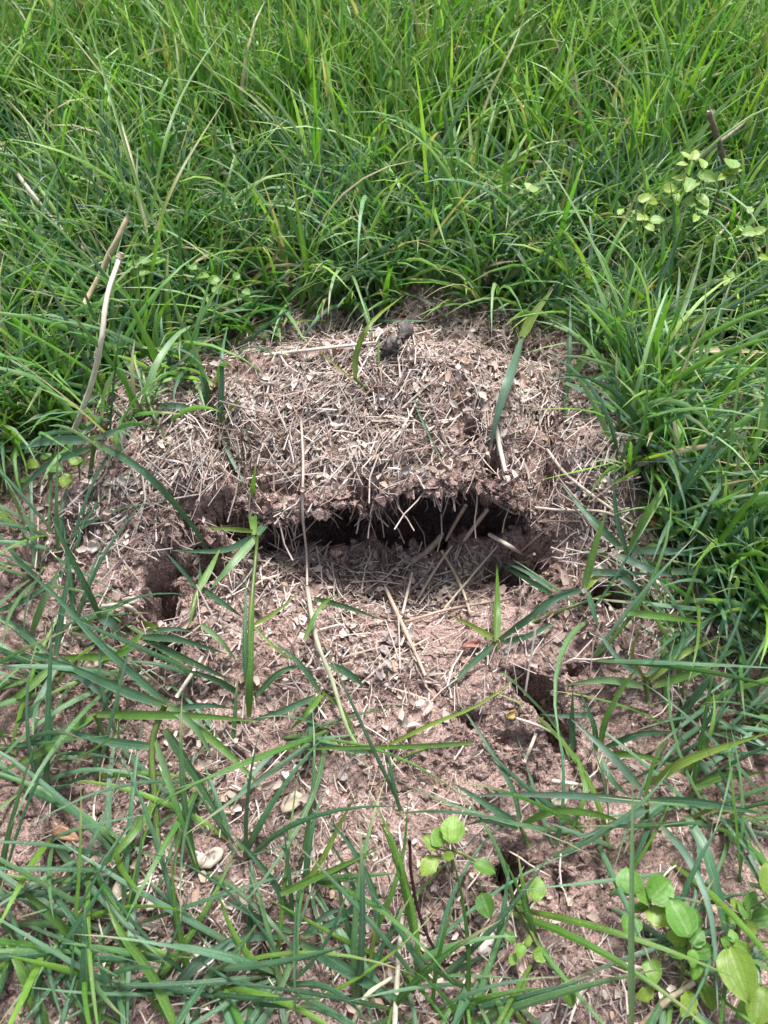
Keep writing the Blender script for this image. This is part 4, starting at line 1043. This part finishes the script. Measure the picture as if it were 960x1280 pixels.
# ------------------------------------------------------------------ broad-leaved weeds
def weed_leaf(seed, asp, tint):
    r = np.random.default_rng(seed)
    K = 8
    t = np.linspace(0, 1, K + 1)
    w = np.sin(np.pi * t ** .8) ** .75 * asp * .5
    w[-1] = .0; w[0] = .02
    w = w * (1 + .05 * r.standard_normal(K + 1))
    acr = np.array([-1, -.5, 0, .5, 1.])
    V = np.zeros((K + 1, 5, 3))
    V[..., 0] = t[:, None]
    V[..., 1] = w[:, None] * acr[None]
    V[..., 2] = .22 * np.abs(acr)[None] ** 1.2 * w[:, None] - .30 * (t[:, None] - .4) ** 2 + .022 * r.standard_normal((K + 1, 5))
    F = [(i * 5 + j, i * 5 + j + 1, (i + 1) * 5 + j + 1, (i + 1) * 5 + j) for i in range(K) for j in range(4)]
    bp = np.zeros((K + 1, 5, 3)); bp[..., 0] = t[:, None]; bp[..., 1] = acr; bp[..., 2] = seed
    return mesh_np('leaf', V.reshape(-1, 3), np.array(F)[:, ::-1], M_LEAF, np.tile(tint, ((K + 1) * 5, 1)), bp.reshape(-1, 3))
LEAVES = [weed_leaf(s, a, np.array(c)) for s, (a, c) in enumerate([(.66, (.155, .25, .030)), (.78, (.075, .19, .030)), (.7, (.22, .33, .05)), (.72, (.115, .26, .030)), (.85, (.145, .29, .040)), (.62, (.085, .21, .024)), (.8, (.19, .33, .06)), (.95, (.10, .24, .038))])]
PALE_LEAVES = [weed_leaf(10 + s, a, np.array(c)) for s, (a, c) in enumerate([(.65, (.24, .38, .07)), (.55, (.30, .42, .09)), (.75, (.20, .34, .08)), (.5, (.27, .38, .06))])]
def weed(label, foot, leaves, stems, pal=LEAVES, group=None, stint=(.20, .22, .08)):
    """leaves: (centre px, centre py, length px, growth angle in the photo in degrees (0 = right, 90 = up), cm above ground)"""
    root = at(*foot, 0)
    t_ = thing('weed_plant', label, 'weed', root, group)
    stem_pts = np.concatenate([spline(path3([(a, b, h + (4 * min(1, h / 3) if b < 400 else 0)) for a, b, h in pts]), 12) for pts, w in stems]) if stems else None
    for (a, b, lp, ang, h) in leaves:
        if b < 400: h, lp = h + 4.0, lp * 1.3
        c = at(a, b, h * .01)
        sc = lp / FPX * np.linalg.norm(c - np.array([0, 0, CAM_H])) * random.uniform(.72, .92)
        az = R(ang + random.gauss(0, 6))
        d = np.array([math.cos(az), math.sin(az), random.uniform(-.15, .25)])
        n = np.array([random.gauss(0, .22), -.30 + random.gauss(0, .2), 1.0])
        d, s, n = frame(d, n)
        p = c - d * sc * .5 - root
        o = obj('leaf', random.choice(pal), t_)
        if stem_pts is not None and len(stem_pts):
            b0 = c - d * sc * .5
            near_ = stem_pts[np.argmin(np.linalg.norm(stem_pts - b0, axis=1))]
            if .002 < np.linalg.norm(near_ - b0) < .06:
                obj('petiole', tube('petiole', [near_, (near_ + b0) / 2 + np.array([0, 0, -.001]), b0 + d * sc * .04], [.0007, .0005], stint, root, M_GRASS, 5), t_)
        w = sc * random.uniform(.9, 1.1)
        o.matrix_local = Matrix(((d[0] * sc, s[0] * w, n[0] * sc, p[0]), (d[1] * sc, s[1] * w, n[1] * sc, p[1]), (d[2] * sc, s[2] * w, n[2] * sc, p[2]), (0, 0, 0, 1)))
    for pts, w in stems:
        p3 = path3([(a, b, h + (4 * min(1, h / 3) if b < 400 else 0)) for a, b, h in pts])
        obj('stem', tube('stem', p3, [px_r(w, p3[0]), px_r(w * .8, p3[-1])], stint, root, M_GRASS), t_)
weed('broad-leaved weed with glossy cupped leaves beside the small burrow hole', (566, 1072),
     [(566, 1036, 40, 80, 3.4), (538, 1053, 27, 150, 3), (536, 1082, 31, 235, 2.6), (548, 1046, 30, 120, 3.0), (606, 1084, 36, -10, 2.4), (607, 1132, 38, -80, 1.6), (560, 1070, 18, 200, 2.8)],
     [([(566, 1090, 0), (564, 1064, 2.6)], 4), ([(566, 1062, 2.6), (580, 1068, 2.4), (594, 1076, 2.4)], 5), ([(598, 1100, 1), (603, 1115, 1.5)], 3)])
weed('creeping weed with spaced round leaves on the dark soil by the burrow hole', (652, 1150),
     [(671, 1111, 30, 70, 2.2), (637, 1171, 17, 140, 1.8), (660, 1176, 18, 60, 1.8), (650, 1188, 18, 250, 2), (641, 1200, 16, 230, 1.6), (676, 1193, 20, 20, 1.2), (650, 1124, 14, 110, 1.6), (652, 1134, 12, 60, 1.6), (711, 1240, 33, -80, 1.8)],
     [([(624, 1104, .2), (652, 1142, 1), (680, 1196, .8), (704, 1222, 1.2), (708, 1228, 1.8)], 4), ([(655, 1145, 1), (664, 1128, 1.6)], 3), ([(668, 1175, 1), (652, 1182, 1.6)], 3)])
weed('weed clump with large pale ovate leaves and a long creeping stem', (848, 1222),
     [(786, 1100, 38, 100, 3.4), (826, 1112, 40, 50, 3.4), (806, 1118, 26, 160, 3.6), (822, 1146, 34, -40, 2.8), (789, 1157, 30, 240, 2.4), (850, 1146, 50, 110, 4), (816, 1213, 27, 265, 1.8), (868, 1150, 28, 60, 3), (846, 1172, 32, 170, 2.8), (872, 1172, 24, 40, 3.4), (880, 1188, 26, 0, 3.2), (866, 1198, 22, 270, 3.2), (848, 1190, 26, 200, 2.4), (870, 1212, 26, 250, 2.4), (806, 1243, 26, 200, 1.2), (860, 1255, 34, 240, 1.4), (885, 1245, 34, 280, 1.2), (836, 1135, 22, 20, 3.0), (800, 1135, 20, 200, 2.6)],
     [([(848, 1240, 0), (856, 1200, 1.4), (862, 1160, 3)], 4), ([(856, 1210, 1.2), (830, 1160, 2), (808, 1122, 3.2)], 4), ([(820, 1200, 1.6), (838, 1184, 2.2)], 3), ([(848, 1240, 0), (880, 1218, 1), (905, 1222, 1.4)], 5)])
weed('weed with the largest flat oval leaf and a small rosette behind it', (925, 1188),
     [(913, 1147, 24, 200, 3.2), (939, 1125, 25, 50, 3.4), (930, 1137, 22, 110, 3.6), (937, 1160, 25, -30, 3.0), (921, 1131, 18, 130, 3.2), (955, 1147, 34, 0, 2.6), (923, 1217, 60, 270, 4), (908, 1177, 16, 150, 4), (916, 1170, 16, 90, 4.2), (928, 1186, 20, -30, 4), (948, 1256, 46, 250, 3), (962, 1098, 46, 80, 4.6), (935, 1262, 36, 200, 1.6)],
     [([(905, 1215, 1), (940, 1180, 2.4), (966, 1176, 2.6)], 5), ([(925, 1190, 0), (922, 1160, 2), (928, 1140, 3.2)], 4), ([(920, 1190, 1.4), (912, 1178, 3.8)], 4), ([(950, 1290, 0), (948, 1240, 2.6)], 4)])
weed('pale lime weed sprig standing out of the tall grass by the upright twig', (870, 300),
     [(857, 194, 14, 120, 9.6), (869, 193, 16, 60, 9.6), (853, 205, 13, 190, 9.2), (878, 203, 18, 80, 9.2), (886, 221, 17, -30, 8.6), (863, 230, 22, 240, 8), (876, 249, 26, -60, 7), (848, 223, 14, 170, 8.2), (879, 219, 14, 40, 8.6), (862, 252, 15, 200, 7), (878, 262, 18, 280, 6.4), (870, 272, 14, 240, 6)],
     [([(870, 310, 0), (868, 250, 6.4), (876, 205, 9)], 3), ([(868, 230, 7.6), (852, 210, 8.6)], 2)], PALE_LEAVES)
weed('pale lime sprig with three rounded leaves leaning past the upright twig', (890, 280),
     [(914, 203, 20, 80, 8.4), (916, 213, 18, 10, 8), (914, 222, 16, -10, 7.6), (903, 221, 14, 220, 7.6)],
     [([(885, 282, 0), (900, 232, 6), (914, 206, 8)], 3)], PALE_LEAVES)
weed('yellowish sprig with narrow pale leaves low in the lush grass', (800, 300),
     [(806, 247, 18, 30, 5.6), (817, 252, 15, 210, 5), (838, 235, 17, 30, 5.6), (802, 272, 18, 200, 4.6), (811, 282, 18, -60, 4.4), (822, 275, 18, 0, 4.6), (776, 264, 13, 60, 4.6), (796, 265, 14, 120, 4.8), (846, 246, 13, 280, 5)],
     [([(795, 310, 0), (802, 275, 4), (812, 250, 5), (838, 236, 5.4)], 2)], PALE_LEAVES)
weed('pale seedling with small round leaves half hidden in lush grass', (935, 345),
     [(938, 262, 14, 60, 6), (950, 288, 16, 20, 5), (936, 290, 15, 200, 5), (944, 308, 14, -60, 4), (955, 322, 14, 0, 4), (908, 350, 16, 240, 3.4), (914, 342, 13, 30, 3.6), (925, 285, 12, 120, 5)],
     [([(940, 350, 0), (943, 300, 4.4), (940, 265, 6)], 2)], PALE_LEAVES)
weed('small round-leaved clover in the shade of the tall stalk', (185, 372),
     [(166, 330, 16, 150, 4), (182, 326, 16, 60, 4.2), (198, 326, 16, 20, 4), (180, 340, 15, 250, 3.8), (240, 334, 14, 160, 3.4), (254, 345, 14, 0, 3), (268, 350, 15, 30, 3), (272, 362, 14, -50, 2.6), (296, 345, 13, 60, 3), (308, 365, 12, -20, 2.4)],
     [([(190, 375, 0), (184, 332, 3.8)], 2), ([(265, 385, 0), (262, 350, 2.8)], 2)], LEAVES)
weed('low clover patch at the grassy foot of the mound shoulder', (60, 610),
     [(40, 580, 22, 160, 1.8), (58, 570, 18, 60, 2), (70, 585, 22, 0, 1.6), (95, 576, 20, 40, 1.6), (102, 578, 16, -20, 1.4), (82, 600, 22, 250, 1), (112, 530, 14, 80, 1.6), (84, 520, 12, 120, 1.6), (30, 600, 18, 200, 1.2), (76, 490, 10, 60, 1.6), (86, 487, 10, 20, 1.6), (15, 540, 18, 120, 2), (8, 520, 16, 160, 2)],
     [([(60, 620, 0), (62, 585, 1.4)], 3), ([(100, 600, 0), (98, 580, 1.2)], 2)], LEAVES[1:] + PALE_LEAVES[2:3])
weed('tiny pale seedling beside the tall tuft behind the mound', (665, 262),
     [(660, 232, 12, 120, 4), (668, 236, 13, 30, 4), (664, 244, 12, 250, 3.6), (655, 240, 11, 190, 3.6)], [([(664, 262, 0), (663, 238, 3.8)], 2)], PALE_LEAVES)

# ------------------------------------------------------------------ stalks, twigs and odd bits
def stick(name, label, cat, pts, wpx, tint, mat=None, lump=.05, group=None, parts=(), sides=6, tint2=None, taper=.8):
    if name == 'long_straw':
        pts = [(a, b, h + .35) for a, b, h in pts]; parts = [(n, [(a, b, h + .35) for a, b, h in pp], w, c) for n, pp, w, c in parts]
    if name == 'dead_twig':
        pts = [(a, b, h + 4) for a, b, h in pts]; parts = [(n, [(a, b, h + 4) for a, b, h in pp], w, c) for n, pp, w, c in parts]
    p3 = path3(pts); root = p3[0].copy()
    main = tube(name, p3, [px_r(wpx, p3[0]), px_r(wpx, p3[len(p3) // 2]), px_r(wpx * taper, p3[-1])], tint, root, mat or M_DRY, sides, lump, K=max(8, 4 * len(p3)), tint2=tint2)
    if not parts:
        o = obj(name, main, None, root); return tag(o, label, cat, group)
    t_ = thing(name, label, cat, root, group)
    main.name = 'stalk'
    obj('stalk', main, t_)
    for pn, pp, pw, ptint in parts:
        q3 = path3(pp)
        obj(pn, tube(pn, q3, [px_r(pw, q3[0]), px_r(pw * .7, q3[-1])], ptint, root, mat or M_DRY, 6, lump), t_)
    return t_
ST = (.56, .49, .40)
stick('dry_stalk', 'long bleached dry stalk bent over the grass at the mound edge', 'stalk', [(92, 540, 1.5), (112, 488, 5), (126, 430, 8), (134, 370, 10), (151, 318, 12)], 6.5, (.62, .56, .47), parts=[('joint', [(122, 446, 7.2), (125, 434, 7.8)], 10, (.50, .43, .34)), ('joint', [(150, 322, 11.8), (152, 316, 12.2)], 10, (.40, .33, .26))])
stick('dry_stalk', 'mottled brown dry stem leaning beside the bleached bent stalk', 'stalk', [(104, 384, 6), (128, 338, 8), (146, 300, 10), (161, 270, 11)], 7, (.46, .38, .25), lump=.16)
stick('dry_stalk', 'thin pale straw leaning in the deep grass away from the mound', 'stalk', [(108, 315, 3), (70, 280, 5), (42, 245, 7), (22, 218, 8)], 5, ST)
stick('dry_stalk', 'brownish dead stalk lying flat in the grass behind the crest', 'stalk', [(352, 265, 2.4), (400, 256, 2.6), (447, 246, 2.8)], 6, (.44, .33, .24))
stick('dead_twig', 'short brown upright twig with a broken top among pale sprigs', 'twig', [(908, 210, 4), (899, 180, 6), (892, 158, 7.6), (887, 140, 9)], 6.5, (.27, .20, .15), M_BARK, .1, parts=[('side_shoot', [(876, 196, 5), (902, 176, 6.2), (932, 152, 7)], 5, (.45, .38, .30)), ('broken_tip', [(888, 144, 8.7), (886, 138, 9.2)], 7, (.52, .44, .36))])
stick('dry_stalk', 'short straw standing slanted in the open grass behind the crest', 'stalk', [(742, 208, 2.6), (757, 178, 4.4), (773, 147, 6)], 6, (.54, .45, .36))
stick('dry_stalk', 'dead stem leaning at the far edge of the grass', 'stalk', [(560, 54, 3), (585, 34, 4.6), (618, 2, 6)], 5, (.36, .28, .22))
stick('dry_stalk', 'pale broken straw end poking from the farthest grass', 'stalk', [(528, 5, 5), (556, 0, 5.2)], 6, (.6, .54, .46))
stick('dry_stalk', 'thin hooked pale stem arching above the grass near the upright twig', 'stalk', [(868, 175, 5), (862, 140, 7), (875, 105, 9), (905, 90, 10)], 3, (.44, .42, .26))
stick('dry_stalk', 'thin pale stem arching low beneath the lime sprigs', 'stalk', [(868, 360, 2.6), (880, 315, 4.4), (900, 292, 5.4), (925, 266, 6), (950, 252, 6)], 3.5, (.52, .50, .32))
stick('dry_stalk', 'slim pale twig lying in the grass left of the upright twig', 'stalk', [(812, 150, 4), (836, 152, 4.4), (858, 166, 4)], 4, (.56, .42, .30))
stick('dry_stalk', 'thin brown stem trailing through the lush grass near the seedling', 'stalk', [(880, 342, 3), (920, 325, 4), (962, 305, 5)], 4, (.34, .20, .14))
stick('long_straw', 'longest dry straw hanging down across the crust and the hollow', 'straw', [(376, 520, .8), (379, 580, .9), (378, 640, 1.4), (383, 690, 1.4), (384, 732, .6)], 3.5, (.50, .42, .36), sides=6, parts=[('joint', [(378, 612, 1.1), (378, 620, 1.2)], 7, (.38, .27, .22))])
stick('long_straw', 'grey split stalk running from the hollow floor into the foreground grass', 'straw', [(384, 735, .6), (396, 800, .8), (415, 850, 1), (432, 905, 1.2), (445, 930, 1)], 6, (.40, .36, .30), tint2=(.16, .25, .09))
stick('long_straw', 'long forked straw slanting along the crust lip', 'straw', [(550, 578, .5), (590, 606, .8), (632, 630, .9), (664, 637, .8)], 4.5, (.44, .34, .29), parts=[('fork', [(600, 615, .6), (640, 640, .4), (655, 640, .4)], 4, (.42, .33, .27))])
stick('long_straw', 'straw continuing the lip line across the shoulder into the grass', 'straw', [(664, 634, .6), (705, 638, .8), (755, 640, .8), (790, 656, .6)], 3.5, (.50, .41, .35))
stick('long_straw', 'pale straw stub hanging beside the small round hole in the crust', 'straw', [(619, 530, .6), (625, 560, .6), (632, 590, .4)], 6, (.60, .53, .45))
stick('long_straw', 'shorter straw stub below the small round hole in the crust', 'straw', [(610, 566, .6), (612, 585, .6), (613, 602, .4)], 6, (.56, .49, .41))
stick('long_straw', 'dark straw slanting inside the shaded hollow', 'straw', [(582, 632, .3), (570, 652, 1.4), (557, 676, 1.6)], 5, (.36, .28, .22))
stick('long_straw', 'brown straw slanting out of the shaded hollow near its middle', 'straw', [(610, 636, .4), (595, 655, 1.4), (580, 676, 1.4)], 6, (.44, .33, .27))
stick('long_straw', 'thick grey straw lying at the mouth of the hollow', 'straw', [(515, 702, .4), (535, 688, .8), (553, 668, 1.6)], 8, (.34, .28, .23), lump=.1)
stick('long_straw', 'straw crossing the hollow floor at a steep slant', 'straw', [(523, 748, .4), (543, 714, .7), (565, 682, 1)], 4, (.50, .42, .34))
stick('long_straw', 'thin straw fallen steeply across the hollow floor crossing another', 'straw', [(552, 688, .8), (566, 712, .8), (580, 742, .6), (588, 768, .3)], 4, (.42, .35, .26))
stick('long_straw', 'very thin straw stretched across the hollow floor', 'straw', [(556, 760, .6), (590, 720, 1), (622, 682, 1.4)], 3, (.46, .38, .31))
stick('long_straw', 'straw pair end jutting over the cavity corner', 'straw', [(612, 668, .8), (636, 682, 1.2), (660, 696, 1)], 5, (.60, .52, .44))
stick('long_straw', 'straw lying toward the corner of the hollow by the shoulder', 'straw', [(632, 710, .8), (650, 702, .8), (668, 692, .6)], 5, (.52, .44, .36))
stick('long_straw', 'long brown straw lying slantwise in the litter of the floor', 'straw', [(482, 735, .5), (505, 785, .6), (532, 845, .3)], 5, (.44, .35, .28))
stick('long_straw', 'flat lying straw across the littered floor', 'straw', [(505, 778, .5), (560, 762, .7), (640, 748, .5)], 4, (.40, .31, .25))
stick('long_straw', 'pale thin straw leaning steep in the middle of the floor', 'straw', [(503, 768, .4), (509, 742, .7), (515, 716, .8)], 4, (.60, .52, .44))
stick('long_straw', 'bleached forked straw on the shoulder next to the tall grass', 'straw', [(684, 562, .4), (705, 590, .7), (735, 615, .8), (770, 640, .5)], 4, (.50, .42, .36))
stick('long_straw', 'pale straw running along the crest rim', 'straw', [(330, 444, .4), (400, 436, .8), (470, 428, .5)], 4, (.58, .51, .44))
stick('long_straw', 'white-tipped dry blade curving beside the brown leaf fragment', 'straw', [(848, 683, 1.4), (868, 672, 1.6), (899, 666, 1.2)], 5, (.74, .70, .60))
stick('long_straw', 'curved pale straw arching beside the burrow pit', 'straw', [(128, 757, .5), (160, 758, 1), (182, 778, .3)], 5, (.58, .51, .42))
stick('long_straw', 'straight white straw on the soil beneath the pits', 'straw', [(221, 871, .5), (238, 845, .6), (254, 820, .5)], 5, (.64, .58, .50))
stick('long_straw', 'straw lying slantwise over the ridge hole', 'straw', [(656, 952, .3), (667, 925, .8), (678, 897, .4)], 4, (.54, .46, .38))
stick('long_straw', 'pale straw bridging the ridge hole from the yellow scrap', 'straw', [(646, 898, .1), (675, 908, .4), (707, 926, .1)], 3, (.56, .48, .41))
stick('long_straw', 'pale straw lying flat below the ridge hole', 'straw', [(690, 976, .4), (712, 979, .5), (730, 982, .3)], 5, (.60, .53, .45))
stick('dark_stem', 'tall dark purple dead stem among foreground blades', 'stem', [(512, 1050, 5), (515, 1100, 3.6), (530, 1160, 2), (556, 1208, .3)], 4, (.055, .022, .028), M_BARK, .12)
stick('dry_stalk', 'split brown-edged stalk lying beneath the large-leaved weed', 'stalk', [(802, 1282, .8), (835, 1250, 1.2), (868, 1228, 1.4)], 6, (.30, .23, .13), lump=.14, tint2=(.50, .43, .33))
stick('long_straw', 'upright thin straw rising at the lower foreground tufts', 'straw', [(493, 1290, .6), (497, 1215, 1.2), (503, 1142, 1.6)], 6, (.55, .50, .40))
stick('long_straw', 'hooked yellow straw bending over the lower foreground grass', 'straw', [(440, 1282, 1.4), (458, 1245, 2.2), (490, 1222, 2.2)], 5, (.58, .52, .34))

# dry flat blade, bark, leaf scraps
p = [(832, 439, 4), (870, 436, 4.6), (920, 438, 5), (968, 441, 5)]
root = at(832, 439, 0)
tag(obj('dry_leaf', ribbon('dry_leaf', p, 9, 's', root, mat=M_DRY), None, root), 'flat straw-coloured dry blade lying level over the lush grass', 'dry blade')
def lump(name, label, cat, px_, py_, size, h, tint, squash=(1, 1, 1), seed=0, rz=0., mat=None, group=None, rough=.25):
    r = np.random.default_rng(seed)
    nu, nv = 10, 7
    u = np.arange(nu) / nu * 2 * math.pi; v = np.linspace(0, math.pi, nv)
    V = np.stack([np.cos(u)[None] * np.sin(v)[:, None], np.sin(u)[None] * np.sin(v)[:, None], np.repeat(np.cos(v)[:, None], nu, 1)], -1)
    V = V * (1 + rough * r.standard_normal((nv, nu, 1)) * np.sin(v)[:, None, None]) * np.array(squash) * size
    F = [(i * nu + j, (i + 1) * nu + j, (i + 1) * nu + (j + 1) % nu, i * nu + (j + 1) % nu) for i in range(nv - 1) for j in range(nu)]
    me = mesh_np(name, V.reshape(-1, 3), np.array(F), mat or M_BARK, np.tile(tint, (nu * nv, 1)), V.reshape(-1, 3) / size)
    o = obj(name, me, None, at(px_, py_, h)); o.rotation_euler = (0.1, -.1, rz)
    return tag(o, label, cat, group)
broot = at(497, 428, 0)
bark = thing('bark_piece', 'dark grey knobbly bark fragment resting on the mound crest', 'bark', broot)
for nm, pts, rr, tn in (('bark_core', [(484, 442, .3), (492, 430, .6), (503, 414, .6), (516, 402, .6), (530, 386, .2)], [.003, .0052, .0045, .005, .002], (.15, .125, .115)),
                        ('bark_knob', [(484, 440, .6), (490, 430, 1.1), (498, 426, 1.2)], [.002, .0048, .002], (.22, .20, .19)), ('bark_knob', [(500, 424, .7), (507, 412, 1.2), (512, 408, 1)], [.002, .0042, .002], (.17, .15, .145)),
                        ('bark_splinter', [(476, 446, .3), (486, 436, 1.1), (490, 424, 1.4)], [.0012, .002, .0008], (.10, .08, .075)), ('bark_splinter', [(518, 408, .6), (527, 398, 1), (540, 384, .8)], [.0015, .002, .0008], (.12, .10, .09))):
    obj(nm, tube(nm, path3([(a, b, h + .28) for a, b, h in pts]), [1.25 * q for q in rr], tn, broot, M_BARK, 9, .30, K=16), bark)
for k, (a_, b_, s_, lab, tn) in enumerate([(592, 806, .010, 'reddish brown leaf scrap on the floor in front of the hollow', (.30, .15, .12)), (816, 652, .010, 'orange-brown curled leaf fragment between grass and shoulder', (.30, .14, .05)), (640, 893, .0055, 'yellow crumpled leaf scrap beside the ridge hole', (.42, .29, .12)),
                                           (700, 1001, .006, 'pale folded husk on the ridge soil', (.55, .46, .38)), (262, 1072, .010, 'pale broad leaf flake near the sprawling plant', (.55, .48, .38)), (150, 1112, .009, 'folded pale leaf fragment under the crossing blades', (.48, .42, .33)), (250, 1215, .013, 'grey weathered wood chip in the foreground grass', (.20, .165, .145)),
                                           (610, 1178, .009, 'pale heart-shaped husk beside the dark stem', (.50, .42, .40)), (653, 1210, .010, 'slender pale curled husk beside the creeping weed', (.48, .38, .33)), (365, 1004, .010, 'tan leaf chip on the sandy soil patch', (.50, .40, .31)), (80, 1042, .012, 'orange-brown bark sliver on the shaded litter', (.36, .21, .13)), (488, 798, .008, 'grey leaf chip lying in the floor litter', (.30, .25, .25)), (695, 865, .006, 'small white shell-like husk above the ridge hole', (.62, .54, .48)), (163, 750, .007, 'round pale husk on the shoulder beside the open pit', (.50, .44, .42))]):
    V, F3, F4 = flake_shape(100 + k)
    V = np.repeat(V[None], 1, 0)[0]; V[:, 1] *= (.45 if k in (0, 6, 8, 10) else .8)
    bot = V.copy(); bot[:, 2] -= .08; nV = len(V); n = 7
    rim = np.array([(1 + n + i, 1 + n + i + nV, 1 + n + (i + 1) % n + nV, 1 + n + (i + 1) % n) for i in range(n)])
    me = mesh_np('leaf_scrap', np.concatenate([V, bot]) * s_ * 1.7, [np.concatenate([F3, F3[:, ::-1] + nV]), np.concatenate([F4, F4[:, ::-1] + nV, rim])], M_DRY, np.tile(tn, (2 * nV, 1)), np.concatenate([V, V]))
    p = at(a_, b_, .003)
    n_ = nrm(p[0], p[1])
    ang = [.0, .7, .4, .2, .6, 1.2, .5, 1.1, 1.7, .6, -.35, -.5, .3, 0][k]
    tag(place_straw(p, (math.cos(ang), math.sin(ang), 0.02), n_ + np.array([random.gauss(0, .15), -.2, 0]), me, 'leaf_scrap'), lab, 'leaf scrap')

# dark sedge heads on thin stems in the grass beside the mound
for k, (a_, b_, h_, lab) in enumerate([(742, 284, 5, 'dark purple seed head highest in the grass behind the shoulder'), (712, 326, 4.4, 'dark red seed head on a thin stem behind the shoulder'), (768, 325, 4.4, 'dark brown seed head beside the lush grass edge'), (770, 388, 4, 'blackish seed head low against the lush grass'), (718, 420, 2.6, 'dark seed head hanging just above the mound shoulder'),
                                       (750, 464, 1.8, 'small dark red seed head touching the mound shoulder'), (948, 580, 5, 'solitary dark seed head in the deep lush grass'), (724, 304, 4.6, 'small dark seed head between two larger ones'), (474, 318, 4, 'dark seed head standing behind the mound crest'), (790, 362, 4, 'tiny dark seed head on a leaning stem')]):
    foot = at(a_ + random.uniform(-8, 8), b_ + h_ * 10, 0)
    top_ = at(a_, b_, h_ * .01)
    t_ = thing('seed_head', lab, 'seed head', foot)
    obj('stem', tube('stem', [foot, (foot + top_) / 2 + np.array([.003, 0, .004]), top_], [.0006, .0005], (.12, .15, .05), foot, M_GRASS, 5), t_)
    for q in range(5):
        c0 = top_ + rng.standard_normal(3) * .0018
        c1 = c0 + np.array([random.gauss(0, .002), random.gauss(0, .002), random.uniform(.002, .004)])
        obj('spikelet', tube('spikelet', [c0, (c0 + c1) / 2, c1], [.0007, .0016, .0004], (.055, .022, .022), foot, M_BARK, 6, .1), t_)
# soil clods one can pick out
for k, (a_, b_, s_, lab) in enumerate([(640, 830, .011, 'rounded soil clod at the top of the crumbling ridge'), (700, 850, .009, 'soil clod beside the shell-like husk on the ridge'), (655, 770, .008, 'soil clod under the side leaves at the hollow edge'), (150, 660, .008, 'soil clod on the pitted shoulder of the mound'), (685, 700, .009, 'soil clod at the corner of the hollow by the straws'),
                                       (780, 800, .010, 'soil clod in the gap of trampled grass'), (600, 965, .008, 'soil clod on sand beside the long pale blade'), (420, 690, .007, 'soil clod on the back of the hollow floor')]):
    lump('soil_clod', lab, 'clod', a_, b_, s_ * .62, .0, (.3, .2, .2), (1, .85, .6), 50 + k, random.random() * 3, M_SOIL, rough=.30)

write_words()
